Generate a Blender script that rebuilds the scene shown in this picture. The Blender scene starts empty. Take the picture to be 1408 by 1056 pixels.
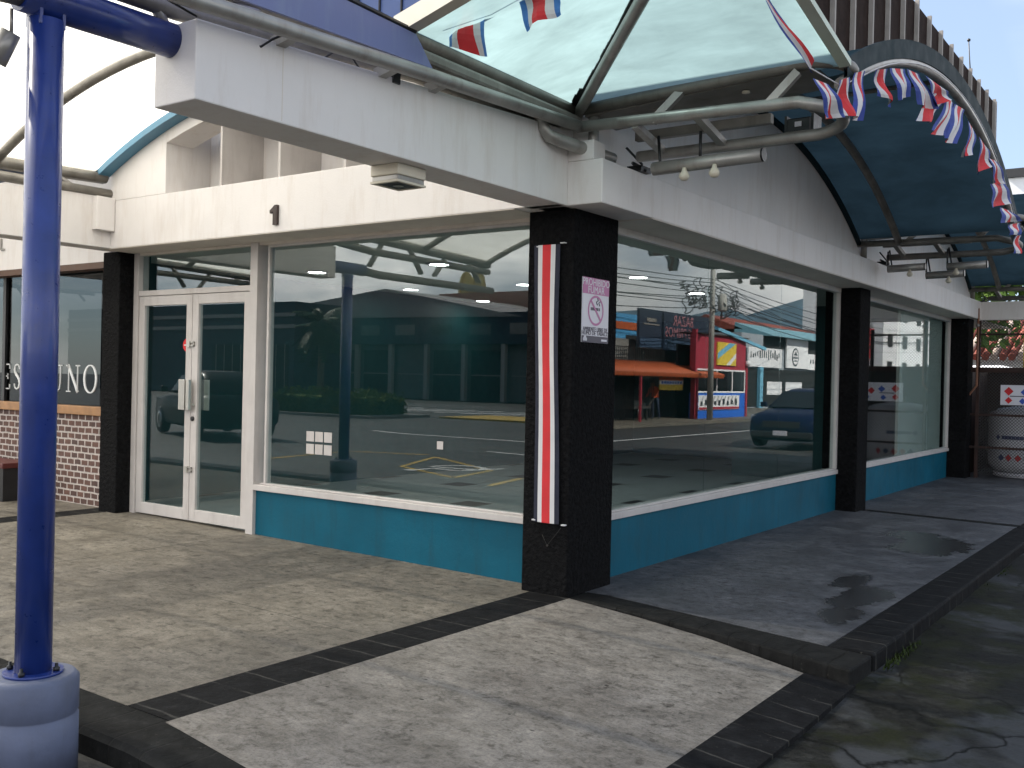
import bpy, math, random
from mathutils import Vector, Matrix
random.seed(7)
R = math.radians
S = bpy.context.scene
COL = S.collection
V = Vector

# ------------------------------------------------------------------ helpers
def lin(r, g, b):
    f = lambda c: (c/255/12.92) if c/255 <= 0.04045 else ((c/255+0.055)/1.055)**2.4
    return (f(r), f(g), f(b))

class MB:
    """collects shapes of one part and links them as ONE mesh object"""
    def __init__(s): s.v=[]; s.f=[]; s.m=[]; s.s=[]
    def add(s, vs, fs, mi=0, smooth=False):
        b=len(s.v); s.v += [tuple(v) for v in vs]
        for f in fs: s.f.append([b+i for i in f]); s.m.append(mi); s.s.append(smooth)
        return s
    def box(s, x0,x1,y0,y1,z0,z1, mi=0):
        vs=[(x,y,z) for z in (z0,z1) for y in (y0,y1) for x in (x0,x1)]
        return s.add(vs,[(0,2,3,1),(4,5,7,6),(0,1,5,4),(2,6,7,3),(0,4,6,2),(1,3,7,5)],mi)
    def obox(s, c, ax, ay, az, hx,hy,hz, mi=0):
        c=V(c); ax=V(ax).normalized()*hx; ay=V(ay).normalized()*hy; az=V(az).normalized()*hz
        vs=[c+ax*i+ay*j+az*k for k in (-1,1) for j in (-1,1) for i in (-1,1)]
        return s.add(vs,[(0,2,3,1),(4,5,7,6),(0,1,5,4),(2,6,7,3),(0,4,6,2),(1,3,7,5)],mi)
    def bar(s, a, b, w, h, mi=0, up=(0,0,1)):
        a=V(a); b=V(b); d=(b-a); L=d.length; d.normalize()
        u=V(up); sd=d.cross(u)
        if sd.length<1e-4: sd=d.cross(V((1,0,0)))
        sd.normalize(); u=sd.cross(d)
        return s.obox((a+b)/2,d,sd,u,L/2,w/2,h/2,mi)
    def tube(s, pts, r, n=10, mi=0, cap=True):
        pts=[V(p) for p in pts]; N=len(pts)
        rs=r if isinstance(r,(list,tuple)) else [r]*N
        T=[]
        for i in range(N):
            d=(pts[min(i+1,N-1)]-pts[max(i-1,0)]); T.append(d.normalized())
        u=T[0].orthogonal().normalized(); vs=[]
        for i in range(N):
            u=(u-T[i]*u.dot(T[i]));  u.normalize(); w=T[i].cross(u)
            for k in range(n):
                a=2*math.pi*k/n
                vs.append(pts[i]+(u*math.cos(a)+w*math.sin(a))*rs[i])
        fs=[(i*n+k,i*n+(k+1)%n,(i+1)*n+(k+1)%n,(i+1)*n+k) for i in range(N-1) for k in range(n)]
        s.add(vs,fs,mi,True)
        if cap:
            b=len(s.v)-N*n
            s.f.append([b+k for k in range(n)][::-1]); s.m.append(mi); s.s.append(False)
            s.f.append([b+(N-1)*n+k for k in range(n)]); s.m.append(mi); s.s.append(False)
        return s
    def lathe(s, prof, c, n=24, mi=0, axis=(0,0,1)):
        c=V(c); q=V((0,0,1)).rotation_difference(V(axis)); vs=[]
        for r,z in prof:
            for k in range(n):
                a=2*math.pi*k/n; vs.append(c+q@V((r*math.cos(a),r*math.sin(a),z)))
        fs=[(i*n+k,i*n+(k+1)%n,(i+1)*n+(k+1)%n,(i+1)*n+k) for i in range(len(prof)-1) for k in range(n)]
        s.add(vs,fs,mi,True); b=len(s.v)-len(prof)*n
        s.f.append([b+k for k in range(n)][::-1]); s.m.append(mi); s.s.append(False)
        s.f.append([b+(len(prof)-1)*n+k for k in range(n)]); s.m.append(mi); s.s.append(False)
        return s
    def prism(s, poly, ax, a, b, mi=0):
        """extrude a 2D polygon along axis ax (0,1,2) from a to b"""
        def P(p,t):
            q=list(p); q.insert(ax,t); return tuple(q)
        n=len(poly); vs=[P(p,a) for p in poly]+[P(p,b) for p in poly]
        fs=[tuple(range(n))[::-1],tuple(range(n,2*n))]+[(i,(i+1)%n,n+(i+1)%n,n+i) for i in range(n)]
        return s.add(vs,fs,mi)
    def quad(s,a,b,c,d,mi=0): return s.add([a,b,c,d],[(0,1,2,3)],mi)
    def text(s, body, size, M, depth=0.004, mi=0, align='CENTER', sx=1.0):
        cu=bpy.data.curves.new('t','FONT'); cu.body=body; cu.size=size; cu.extrude=depth/2
        cu.align_x=align; cu.align_y='CENTER'; cu.resolution_u=3
        ob=bpy.data.objects.new('t',cu); COL.objects.link(ob)
        dg=bpy.context.evaluated_depsgraph_get(); dg.update()
        me=bpy.data.meshes.new_from_object(ob.evaluated_get(dg))
        vs=[M@V((v.co.x*sx,v.co.y,v.co.z)) for v in me.vertices]
        s.add(vs,[tuple(p.vertices) for p in me.polygons],mi)
        bpy.data.objects.remove(ob); bpy.data.curves.remove(cu); bpy.data.meshes.remove(me)
        return s
    def build(s, name, mats, parent=None, bevel=0, label=None, cat=None, group=None, kind=None, origin=None):
        if not isinstance(mats,(list,tuple)): mats=[mats]
        if parent is not None: o0=OFF[parent.name]
        elif origin is not None: o0=V(origin)
        else:
            xs=[v[0] for v in s.v]; ys=[v[1] for v in s.v]; zs=[v[2] for v in s.v]
            o0=V(((min(xs)+max(xs))/2,(min(ys)+max(ys))/2,min(zs)))
        me=bpy.data.meshes.new(name)
        me.from_pydata([tuple(V(v)-o0) for v in s.v],[],s.f)
        for m in mats: me.materials.append(m)
        me.polygons.foreach_set('material_index',s.m); me.polygons.foreach_set('use_smooth',s.s)
        me.update()
        ob=bpy.data.objects.new(name,me); COL.objects.link(ob)
        if parent is not None: ob.parent=parent
        else: ob.location=o0
        OFF[ob.name]=o0
        if bevel:
            md=ob.modifiers.new('b','BEVEL'); md.width=bevel; md.segments=2; md.limit_method='ANGLE'
            md.angle_limit=R(40)
        tag(ob,label,cat,group,kind)
        return ob
OFF={}
def tag(o,label=None,cat=None,group=None,kind=None):
    if label: o['label']=label
    if cat: o['category']=cat
    if group: o['group']=group
    if kind: o['kind']=kind
    return o
def thing(name,label,cat,loc,group=None):
    o=bpy.data.objects.new(name,None); o.empty_display_size=.2; COL.objects.link(o); o.location=loc
    OFF[o.name]=V(loc); return tag(o,label,cat,group)
def dup(root,loc,rz=None,label=None,group=None):
    def cp(o,p):
        c=o.copy(); COL.objects.link(c)
        if p is not None: c.parent=p
        for ch in list(o.children): cp(ch,c)
        return c
    r=cp(root,None); r.location=loc
    if rz is not None: r.rotation_euler=(0,0,rz)
    if label: r['label']=label
    if group: r['group']=group
    return r

# ------------------------------------------------------------------ materials
def newmat(name):
    m=bpy.data.materials.new(name); m.use_nodes=True; nt=m.node_tree
    b=nt.nodes['Principled BSDF']; return m,nt,b
def N(nt,t,**k):
    n=nt.nodes.new(t)
    for a,v in k.items():
        if a in n.inputs: n.inputs[a].default_value=v
        else: setattr(n,a,v)
    return n
def pos(nt,scale=(1,1,1),rot=(0,0,0)):
    g=N(nt,'ShaderNodeNewGeometry'); mp=N(nt,'ShaderNodeMapping'); mp.inputs['Scale'].default_value=scale
    mp.inputs['Rotation'].default_value=rot
    nt.links.new(g.outputs['Position'],mp.inputs['Vector']); return mp.outputs['Vector']
def noise(nt,vec,scale,detail=5,rough=.6,dist=0):
    n=N(nt,'ShaderNodeTexNoise'); n.inputs['Scale'].default_value=scale; n.inputs['Detail'].default_value=detail
    n.inputs['Roughness'].default_value=rough; n.inputs['Distortion'].default_value=dist
    nt.links.new(vec,n.inputs['Vector']); return n.outputs['Fac']
def ramp(nt,fac,stops):
    r=N(nt,'ShaderNodeValToRGB'); e=r.color_ramp.elements
    while len(e)<len(stops): e.new(.5)
    for i,(p,c) in enumerate(stops):
        e[i].position=p; e[i].color=(*c,1) if len(c)==3 else c
    nt.links.new(fac,r.inputs['Fac']); return r.outputs['Color']
def mix(nt,a,b,fac,mode='MIX'):
    n=N(nt,'ShaderNodeMix',data_type='RGBA',blend_type=mode)
    for sock,val in ((n.inputs['A'],a),(n.inputs['B'],b)):
        if hasattr(val,'is_output'): nt.links.new(val,sock)
        else: sock.default_value=(*val,1)
    if hasattr(fac,'is_output'): nt.links.new(fac,n.inputs['Factor'])
    else: n.inputs['Factor'].default_value=fac
    return n.outputs['Result']
def bump(nt,b,h,strength=.3,dist=.01):
    n=N(nt,'ShaderNodeBump'); n.inputs['Strength'].default_value=strength; n.inputs['Distance'].default_value=dist
    nt.links.new(h,n.inputs['Height']); nt.links.new(n.outputs['Normal'],b.inputs['Normal'])
def paint(name,c,rough=.5,metal=0,var=.12,scale=3,dirt=0,dirtc=(.12,.1,.08),bmp=0,bscale=40,spec=.5,coat=0):
    """plain paint with slight blotches, streaky dirt and a fine bump"""
    m,nt,b=newmat(name); p=pos(nt)
    lo=tuple(x*(1-var) for x in c); hi=tuple(min(1,x*(1+var)) for x in c)
    col=ramp(nt,noise(nt,p,scale),[(.3,lo),(.7,hi)])
    if dirt:
        f=noise(nt,pos(nt,(6,6,.9)),1.3,6,.7)
        fr=ramp(nt,f,[(.5,(0,0,0)),(.78,(dirt,)*3)])
        col=mix(nt,col,dirtc,fr)
    nt.links.new(col,b.inputs['Base Color'])
    rr=ramp(nt,noise(nt,p,scale*4),[(.2,(max(0,rough-.12),)*3),(.8,(min(1,rough+.12),)*3)])
    nt.links.new(rr,b.inputs['Roughness'])
    b.inputs['Metallic'].default_value=metal; b.inputs['Specular IOR Level'].default_value=spec
    if coat: b.inputs['Coat Weight'].default_value=coat; b.inputs['Coat Roughness'].default_value=.08
    if bmp: bump(nt,b,noise(nt,p,bscale,5),bmp,.03 if 'stucco' in name else .01)
    return m
def emit(name,c,s):
    m,nt,b=newmat(name); b.inputs['Base Color'].default_value=(*c,1)
    b.inputs['Emission Color'].default_value=(*c,1); b.inputs['Emission Strength'].default_value=s; return m

M={}
M['white']=paint('white_plaster',(.75,.715,.69),.6,var=.06,scale=1.2,dirt=.34,dirtc=(.46,.36,.27),bmp=.12,bscale=60)
M['soffit']=paint('soffit_plaster',(.66,.60,.53),.7,var=.07,scale=2,dirt=.3,dirtc=(.35,.27,.2),bmp=.1)  # same paint as the white walls, underside shade put into a creamier colour
M['stucco']=paint('black_stucco',(.0085,.0085,.009),.9,var=.5,scale=30,bmp=1.0,bscale=34,spec=.06)
M['teal']=paint('teal_paint',(.003,.086,.135),.6,var=.18,scale=1.5,dirt=.55,dirtc=(.016,.045,.05),spec=.2,bmp=.15,bscale=30)
M['frame']=paint('painted_aluminium',(.52,.485,.46),.45,var=.06,scale=5,dirt=.35,dirtc=(.25,.2,.17))
M['steel_door']=paint('brushed_plate',(.55,.53,.48),.35,.9,var=.05,scale=10)
M['blue_pole']=paint('blue_gloss_paint',(.013,.034,.185),.34,var=.2,scale=7,coat=.2,dirt=.35,dirtc=(.03,.04,.09))
M['pole_base']=paint('grey_blue_concrete_paint',(.10,.118,.185),.6,var=.2,scale=5,dirt=.35,dirtc=(.06,.06,.06),bmp=.3,bscale=14)
M['tube']=paint('silver_tube_paint',(.36,.345,.32),.40,.45,var=.16,scale=5,dirt=.6,dirtc=(.16,.12,.09))
M['tube_dark']=paint('weathered_tube_paint',(.22,.205,.18),.5,.3,var=.25,scale=6,dirt=.6,dirtc=(.09,.07,.05))
M['blue_panel']=paint('blue_sheet_metal',(.15,.18,.36),.45,var=.1,scale=1.5,dirt=.3,dirtc=(.3,.4,.45))
M['edge_band']=paint('dark_teal_sheet_metal',(.012,.026,.031),.65,var=.15,scale=2,spec=.1)
M['blue_band']=paint('blue_flashing',(.08,.22,.33),.5,var=.12,scale=3)
M['black']=paint('black_plastic',(.012,.012,.013),.4,var=.2,scale=10)
M['dark_hole']=paint('dark_backing',(.01,.009,.008),.9)
M['cream']=paint('cream_plastic',(.66,.60,.48),.5,var=.05)
M['red']=paint('red_cloth',(.56,.025,.03),.8,var=.1,scale=8)
M['flagwhite']=paint('white_cloth',(.60,.585,.585),.85,var=.05,scale=8)
M['flagblue']=paint('blue_cloth',(.03,.055,.26),.8,var=.15,scale=8)
M['flaglight']=paint('light_blue_cloth',(.05,.17,.45),.8,var=.1,scale=8)
M['navy']=paint('navy_cloth',(.012,.014,.03),.8,var=.1,scale=8)
M['pink']=paint('faded_magenta_print',(.50,.20,.36),.6,var=.06)
M['signwhite']=paint('sign_white',(.66,.64,.68),.5,var=.04)
M['signgrey']=paint('sign_grey_ink',(.10,.09,.11),.6)
M['wood']=paint('orange_wood_sill',(.32,.16,.06),.5,var=.25,scale=8)
M['brownroof']=paint('dark_brown_ribbed_cladding',(.026,.016,.013),.85,var=.35,scale=9,dirt=.3,dirtc=(.05,.035,.03),spec=.08)
M['paleseam']=paint('pale_seam',(.36,.33,.30),.7,var=.12,scale=6,spec=.15)
M['bluewall']=paint('blue_clad_wall',(.07,.11,.26),.5,var=.1,scale=3)
M['galv']=paint('galvanised_wire',(.07,.065,.06),.55,.5,var=.2)
M['rust']=paint('rusty_dark_steel',(.035,.016,.012),.7,.2,var=.4,scale=7)
M['tank']=paint('white_tank_paint',(.60,.59,.62),.45,var=.06,scale=3,dirt=.3)
M['chrome']=paint('dull_chrome',(.6,.6,.6),.2,1,var=.05)

def mat_concrete(name,lo,mid,hi,streak=0,scale=1.0,rough=.75,stain=None,moss=0,spec=.25,joints=()):
    m,nt,b=newmat(name); p=pos(nt)
    a=noise(nt,p,2.6*scale,8,.68,.4); c=noise(nt,pos(nt,(1,1,1)),14*scale,8,.72,.2)
    col=ramp(nt,a,[(.30,lo),(.52,mid),(.72,hi)])
    det=ramp(nt,c,[(.34,(.42,.40,.38)),(.47,(.92,.92,.92)),(.58,(1.02,1.01,1.0)),(.72,(1.25,1.23,1.2))])
    col=mix(nt,col,det,1,'MULTIPLY')
    big=ramp(nt,noise(nt,p,.55,3,.5),[(.35,(.72,.72,.73)),(.65,(1.05,1.04,1.0))]); col=mix(nt,col,big,1,'MULTIPLY')
    fine=ramp(nt,noise(nt,p,70,5,.8),[(.32,(.50,.49,.47)),(.47,(.96,.96,.96)),(.70,(1.3,1.28,1.25))]); col=mix(nt,col,fine,.9,'MULTIPLY')
    med=ramp(nt,noise(nt,pos(nt,(1,2.2,1),(0,0,.4)),6.5,7,.75,1.2),[(.38,(.66,.65,.63)),(.55,(1,1,1)),(.7,(1.1,1.09,1.07))]); col=mix(nt,col,med,.85,'MULTIPLY')
    # scuffs: stretched fine marks
    sc=noise(nt,pos(nt,(3,22,1),(0,0,.5)),2.2,6,.75,.6)
    sm=ramp(nt,sc,[(.60,(0,0,0)),(.68,(.55,.55,.55))]); col=mix(nt,col,tuple(x*.35 for x in lo),sm)
    sc2=noise(nt,pos(nt,(9,2.5,1),(0,0,-.3)),4.5,4,.7,.3)
    sm2=ramp(nt,sc2,[(.66,(0,0,0)),(.72,(.5,.5,.5))]); col=mix(nt,col,tuple(x*.25 for x in lo),sm2)
    # dark crumbs
    vo=N(nt,'ShaderNodeTexVoronoi'); vo.inputs['Scale'].default_value=7; vo.inputs['Randomness'].default_value=1
    nt.links.new(pos(nt,(1,1.6,1)),vo.inputs['Vector'])
    cr=ramp(nt,vo.outputs['Distance'],[(.07,(1,1,1)),(.11,(0,0,0))])
    gate=ramp(nt,noise(nt,p,5.5,3),[(.50,(0,0,0)),(.56,(.95,.95,.95))]); cr=mix(nt,cr,gate,1,'MULTIPLY')
    col=mix(nt,col,(.03,.027,.022),cr)
    rr=ramp(nt,a,[(.3,(rough-.25,)*3),(.7,(rough,)*3)])
    if stain:
        f=noise(nt,p,3.4,6,.68,.8); acc=None
        for (x,y,rx,ry) in stain:
            vm=N(nt,'ShaderNodeVectorMath',operation='DISTANCE'); mp=N(nt,'ShaderNodeMapping')
            mp.inputs['Scale'].default_value=(1/rx,1/ry,0); g=N(nt,'ShaderNodeNewGeometry')
            nt.links.new(g.outputs['Position'],mp.inputs['Vector']); nt.links.new(mp.outputs['Vector'],vm.inputs[0])
            vm.inputs[1].default_value=(x/rx,y/ry,0)
            ad=N(nt,'ShaderNodeMath',operation='MULTIPLY_ADD'); nt.links.new(f,ad.inputs[0]); ad.inputs[1].default_value=-3.0
            nt.links.new(vm.outputs['Value'],ad.inputs[2])
            k=ramp(nt,ad.outputs[0],[(0.0,(1,1,1)),(.10,(.8,.8,.8)),(.34,(0,0,0))])
            # ramp clamps below zero to 1
            acc=k if acc is None else mix(nt,acc,k,1,'LIGHTEN')
        col=mix(nt,col,tuple(x*.22 for x in mid),acc); rr=mix(nt,rr,(.22,.22,.22),acc)
    for (ax,val,wd) in joints:
        g=N(nt,'ShaderNodeNewGeometry'); s_=N(nt,'ShaderNodeSeparateXYZ'); nt.links.new(g.outputs['Position'],s_.inputs[0])
        w_=N(nt,'ShaderNodeMath',operation='MULTIPLY_ADD'); nt.links.new(noise(nt,p,3,3),w_.inputs[0]); w_.inputs[1].default_value=.03; w_.inputs[2].default_value=-val-.015
        d_=N(nt,'ShaderNodeMath',operation='ADD'); nt.links.new(s_.outputs[ax],d_.inputs[0]); nt.links.new(w_.outputs[0],d_.inputs[1])
        a_=N(nt,'ShaderNodeMath',operation='ABSOLUTE'); nt.links.new(d_.outputs[0],a_.inputs[0])
        k=ramp(nt,a_.outputs[0],[(wd*.4,(.85,.85,.85)),(wd,(0,0,0))]); k=mix(nt,k,ramp(nt,noise(nt,p,4,3),[(.35,(.25,)*3),(.55,(1,)*3)]),1,'MULTIPLY')
        col=mix(nt,col,(.035,.032,.027),k)
    if moss:
        pt=ramp(nt,noise(nt,p,.9,4,.55,.6),[(.50,(0,0,0)),(.56,(1,1,1))]); lightc=mix(nt,(.05,.052,.055),(.085,.088,.092),noise(nt,p,9,4)); col=mix(nt,col,lightc,mix(nt,pt,(.65,.65,.65),1,'MULTIPLY'))
        vc=N(nt,'ShaderNodeTexVoronoi',feature='DISTANCE_TO_EDGE'); vc.inputs['Scale'].default_value=1.3; vv=N(nt,'ShaderNodeVectorMath',operation='MULTIPLY_ADD'); nz=N(nt,'ShaderNodeTexNoise'); nz.inputs['Scale'].default_value=2.5; nz.inputs['Detail'].default_value=5
        nt.links.new(p,nz.inputs['Vector']); nt.links.new(nz.outputs['Color'],vv.inputs[0]); vv.inputs[1].default_value=(.5,.5,0); nt.links.new(p,vv.inputs[2]); nt.links.new(vv.outputs[0],vc.inputs['Vector'])
        ck=ramp(nt,vc.outputs['Distance'],[(.0,(1,1,1)),(.022,(0,0,0))]); col=mix(nt,col,(.006,.006,.005),ck)
        mo=ramp(nt,noise(nt,p,1.6,7,.7),[(.5,(0,0,0)),(.62,(moss,)*3)]); col=mix(nt,col,(.020,.022,.010),mo)
    nt.links.new(col,b.inputs['Base Color']); nt.links.new(rr,b.inputs['Roughness'])
    b.inputs['Specular IOR Level'].default_value=spec
    bump(nt,b,c,.35,.012); return m
M['patio']=mat_concrete('worn_patio_concrete',(.14,.125,.103),(.195,.176,.148),(.255,.232,.198),joints=(('X',-3.36,.009),('Y',-1.55,.006)))
M['slab']=mat_concrete('pale_slab_concrete',(.17,.155,.139),(.235,.217,.197),(.305,.285,.262),scale=1.1)
M['walk']=mat_concrete('damp_walkway_concrete',(.058,.060,.068),(.115,.118,.130),(.185,.188,.203),rough=.72,stain=[(1.38,4.05,.20,.34),(1.52,1.35,.10,.28),(1.58,.75,.08,.16),(1.3,1.9,.07,.2),(1.08,4.6,.15,.2)])  # greys lowered to put the building's shade into the colour; stains are puddles
M['drive']=mat_concrete('old_broken_asphalt',(.010,.010,.009),(.024,.024,.022),(.06,.06,.056),scale=1.3,moss=.9,spec=.06)
M['street']=mat_concrete('street_asphalt',(.04,.04,.039),(.062,.061,.059),(.09,.088,.084),scale=.6)
M['kerb_side']=mat_concrete('mossy_kerb_side',(.016,.017,.012),(.026,.027,.02),(.05,.05,.04),scale=2,moss=.6)

def mat_cobble(name,axis,pitch=.2,c=(.011,.011,.0115),jc=(.075,.072,.064)):
    """black painted paver strip with pale worn joints across it"""
    m,nt,b=newmat(name); g=N(nt,'ShaderNodeNewGeometry'); sp=N(nt,'ShaderNodeSeparateXYZ')
    nt.links.new(g.outputs['Position'],sp.inputs[0]); p=pos(nt)
    w=noise(nt,p,5,3); o=N(nt,'ShaderNodeMath',operation='MULTIPLY_ADD'); nt.links.new(w,o.inputs[0]); o.inputs[1].default_value=.05
    nt.links.new(sp.outputs['XYZ'.index(axis)],o.inputs[2])
    d=N(nt,'ShaderNodeMath',operation='DIVIDE'); nt.links.new(o.outputs[0],d.inputs[0]); d.inputs[1].default_value=pitch
    fr=N(nt,'ShaderNodeMath',operation='FRACT'); nt.links.new(d.outputs[0],fr.inputs[0])
    line=ramp(nt,fr.outputs[0],[(.0,(1,1,1)),(.05,(1,1,1)),(.085,(0,0,0))])
    gate=ramp(nt,noise(nt,p,3.5,4),[(.42,(.04,.04,.04)),(.62,(.7,.7,.7))])
    lm=mix(nt,line,gate,1,'MULTIPLY')
    col=ramp(nt,noise(nt,p,9,6,.7),[(.3,tuple(x*.6 for x in c)),(.6,tuple(x*1.3 for x in c)),(.8,tuple(x*2.8 for x in c))])
    col=mix(nt,col,jc,lm)
    sp2=ramp(nt,noise(nt,p,42,3,.6),[(.66,(0,0,0)),(.74,(.6,.6,.6))]); col=mix(nt,col,(.07,.066,.056),sp2)
    nt.links.new(col,b.inputs['Base Color']); b.inputs['Roughness'].default_value=.72; b.inputs['Specular IOR Level'].default_value=.05
    h=mix(nt,(1,1,1),(0,0,0),line); hh=mix(nt,h,ramp(nt,noise(nt,p,30),[(.3,(.6,)*3),(.7,(1,)*3)]),.5,'MULTIPLY')
    bump(nt,b,hh,.6,.012); return m
M['cobX']=mat_cobble('black_pavers_along_x','X',.21,(.015,.015,.0145),(.006,.006,.006)); M['cobY']=mat_cobble('black_pavers_along_y','Y')

def mat_brick(name):
    m,nt,b=newmat(name); g=N(nt,'ShaderNodeNewGeometry'); sp=N(nt,'ShaderNodeSeparateXYZ'); cb=N(nt,'ShaderNodeCombineXYZ')
    nt.links.new(g.outputs['Position'],sp.inputs[0]); nt.links.new(sp.outputs['X'],cb.inputs['X']); nt.links.new(sp.outputs['Z'],cb.inputs['Y'])
    wob=N(nt,'ShaderNodeTexNoise'); wob.inputs['Scale'].default_value=9; nt.links.new(cb.outputs[0],wob.inputs['Vector'])
    vm=N(nt,'ShaderNodeVectorMath',operation='MULTIPLY_ADD'); nt.links.new(wob.outputs['Color'],vm.inputs[0]); vm.inputs[1].default_value=(.016,.016,0)
    nt.links.new(cb.outputs[0],vm.inputs[2])
    t=N(nt,'ShaderNodeTexBrick'); nt.links.new(vm.outputs[0],t.inputs['Vector'])
    t.inputs['Color1'].default_value=(.145,.072,.052,1); t.inputs['Color2'].default_value=(.085,.048,.04,1); t.inputs['Mortar'].default_value=(.50,.44,.40,1)
    t.inputs['Scale'].default_value=1; t.inputs['Mortar Size'].default_value=.010; t.inputs['Brick Width'].default_value=.125
    t.inputs['Row Height'].default_value=.066; t.inputs['Mortar Smooth'].default_value=.25
    c=mix(nt,t.outputs['Color'],ramp(nt,noise(nt,pos(nt),30),[(.3,(.7,)*3),(.7,(1.15,)*3)]),1,'MULTIPLY')
    nt.links.new(c,b.inputs['Base Color']); b.inputs['Roughness'].default_value=.8
    inv=mix(nt,(1,1,1),(0,0,0),t.outputs['Fac']); bump(nt,b,inv,.7,.01); return m
M['brick']=mat_brick('small_brown_bricks')

def mat_floor(name):
    m,nt,b=newmat(name); g=N(nt,'ShaderNodeNewGeometry'); sp=N(nt,'ShaderNodeSeparateXYZ')
    mp=N(nt,'ShaderNodeMapping'); nt.links.new(g.outputs['Position'],mp.inputs['Vector'])
    mp.inputs['Scale'].default_value=(1/1.35,1/1.5,1); mp.inputs['Location'].default_value=(.55,.05,0)
    nt.links.new(mp.outputs[0],sp.inputs[0]); ms=[]
    for off in (0,):
        ax=[]
        for k in 'XY':
            a=N(nt,'ShaderNodeMath',operation='ADD'); nt.links.new(sp.outputs[k],a.inputs[0]); a.inputs[1].default_value=off+20
            f=N(nt,'ShaderNodeMath',operation='FRACT'); nt.links.new(a.outputs[0],f.inputs[0])
            l=N(nt,'ShaderNodeMath',operation='LESS_THAN'); nt.links.new(f.outputs[0],l.inputs[0]); l.inputs[1].default_value=.27; ax.append(l)
        x=N(nt,'ShaderNodeMath',operation='MULTIPLY'); nt.links.new(ax[0].outputs[0],x.inputs[0]); nt.links.new(ax[1].outputs[0],x.inputs[1]); ms.append(x)
    mx=ms[0]
    base=ramp(nt,noise(nt,pos(nt),5),[(.3,(.33,.37,.37)),(.7,(.43,.47,.47))])
    c=mix(nt,base,(.02,.02,.02),mx.outputs[0]); nt.links.new(c,b.inputs['Base Color']); b.inputs['Roughness'].default_value=.3; return m
M['tile_floor']=mat_floor('grey_tiles_with_black_insets')
M['teal_in']=paint('interior_teal_wall',(.005,.055,.06),.6,var=.1)
M['cream_in']=paint('interior_cream_partition',(.74,.72,.64),.6,var=.05)
M['ceil_in']=paint('interior_ceiling',(.55,.55,.50),.7,var=.05)

def mat_glass(name,tint=(.82,.885,.885),f0=.09,k=1.0):
    m=bpy.data.materials.new(name); m.use_nodes=True; nt=m.node_tree; nt.nodes.clear()
    out=N(nt,'ShaderNodeOutputMaterial'); tr=N(nt,'ShaderNodeBsdfTransparent'); gl=N(nt,'ShaderNodeBsdfGlossy'); gl.inputs['Roughness'].default_value=0
    tr.inputs['Color'].default_value=(*tint,1); lw=N(nt,'ShaderNodeLayerWeight'); lw.inputs['Blend'].default_value=.5
    pw=N(nt,'ShaderNodeMath',operation='POWER'); nt.links.new(lw.outputs['Facing'],pw.inputs[0]); pw.inputs[1].default_value=5
    ma=N(nt,'ShaderNodeMath',operation='MULTIPLY_ADD'); nt.links.new(pw.outputs[0],ma.inputs[0]); ma.inputs[1].default_value=(1-f0)*k; ma.inputs[2].default_value=f0*k
    ms=N(nt,'ShaderNodeMixShader'); nt.links.new(ma.outputs[0],ms.inputs['Fac']); nt.links.new(tr.outputs[0],ms.inputs[1]); nt.links.new(gl.outputs[0],ms.inputs[2])
    nt.links.new(ms.outputs[0],out.inputs['Surface']); return m
M['glass']=mat_glass('shop_glass')
M['glass_dark']=mat_glass('tinted_glass',(.34,.36,.36),.006)

def mat_poly(name,c,trans,thr,streak=(1,9,1),grime=.35):
    """translucent corrugated roofing sheet"""
    m=bpy.data.materials.new(name); m.use_nodes=True; nt=m.node_tree; nt.nodes.clear()
    out=N(nt,'ShaderNodeOutputMaterial'); p=pos(nt)
    n=noise(nt,pos(nt,streak),1.4,5,.6,.3); n2=noise(nt,p,1.1,4,.6)
    f=mix(nt,ramp(nt,n,[(.35,(1-grime,)*3),(.65,(1,1,1))]),ramp(nt,n2,[(.3,(1-grime*.6,)*3),(.7,(1,1,1))]),1,'MULTIPLY')
    ct=mix(nt,tuple(x*trans for x in c),f,1,'MULTIPLY'); cd=mix(nt,tuple(x*.35 for x in c),f,1,'MULTIPLY')
    tl=N(nt,'ShaderNodeBsdfTranslucent'); nt.links.new(ct,tl.inputs['Color'])
    df=N(nt,'ShaderNodeBsdfDiffuse'); nt.links.new(cd,df.inputs['Color'])
    a=N(nt,'ShaderNodeAddShader'); nt.links.new(tl.outputs[0],a.inputs[0]); nt.links.new(df.outputs[0],a.inputs[1])
    tp=N(nt,'ShaderNodeBsdfTransparent'); tp.inputs['Color'].default_value=(*c,1)
    ms=N(nt,'ShaderNodeMixShader'); ms.inputs['Fac'].default_value=thr
    nt.links.new(a.outputs[0],ms.inputs[1]); nt.links.new(tp.outputs[0],ms.inputs[2])
    nt.links.new(ms.outputs[0],out.inputs['Surface']); return m
M['polyA']=mat_poly('clear_white_roofing_sheet',(.96,.94,.87),.92,.12,(9,1,1),.10)
M['polyC']=mat_poly('aqua_roofing_sheet',(.56,.79,.80),.36,.05,(1.2,2.6,1.2),.28)
M['polyB']=mat_poly('aqua_grey_roofing_sheet',(.12,.21,.25),.28,.0,(1,1.5,1),.35)  # same sheet as the corner canopy, building shade put into a darker colour

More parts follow.
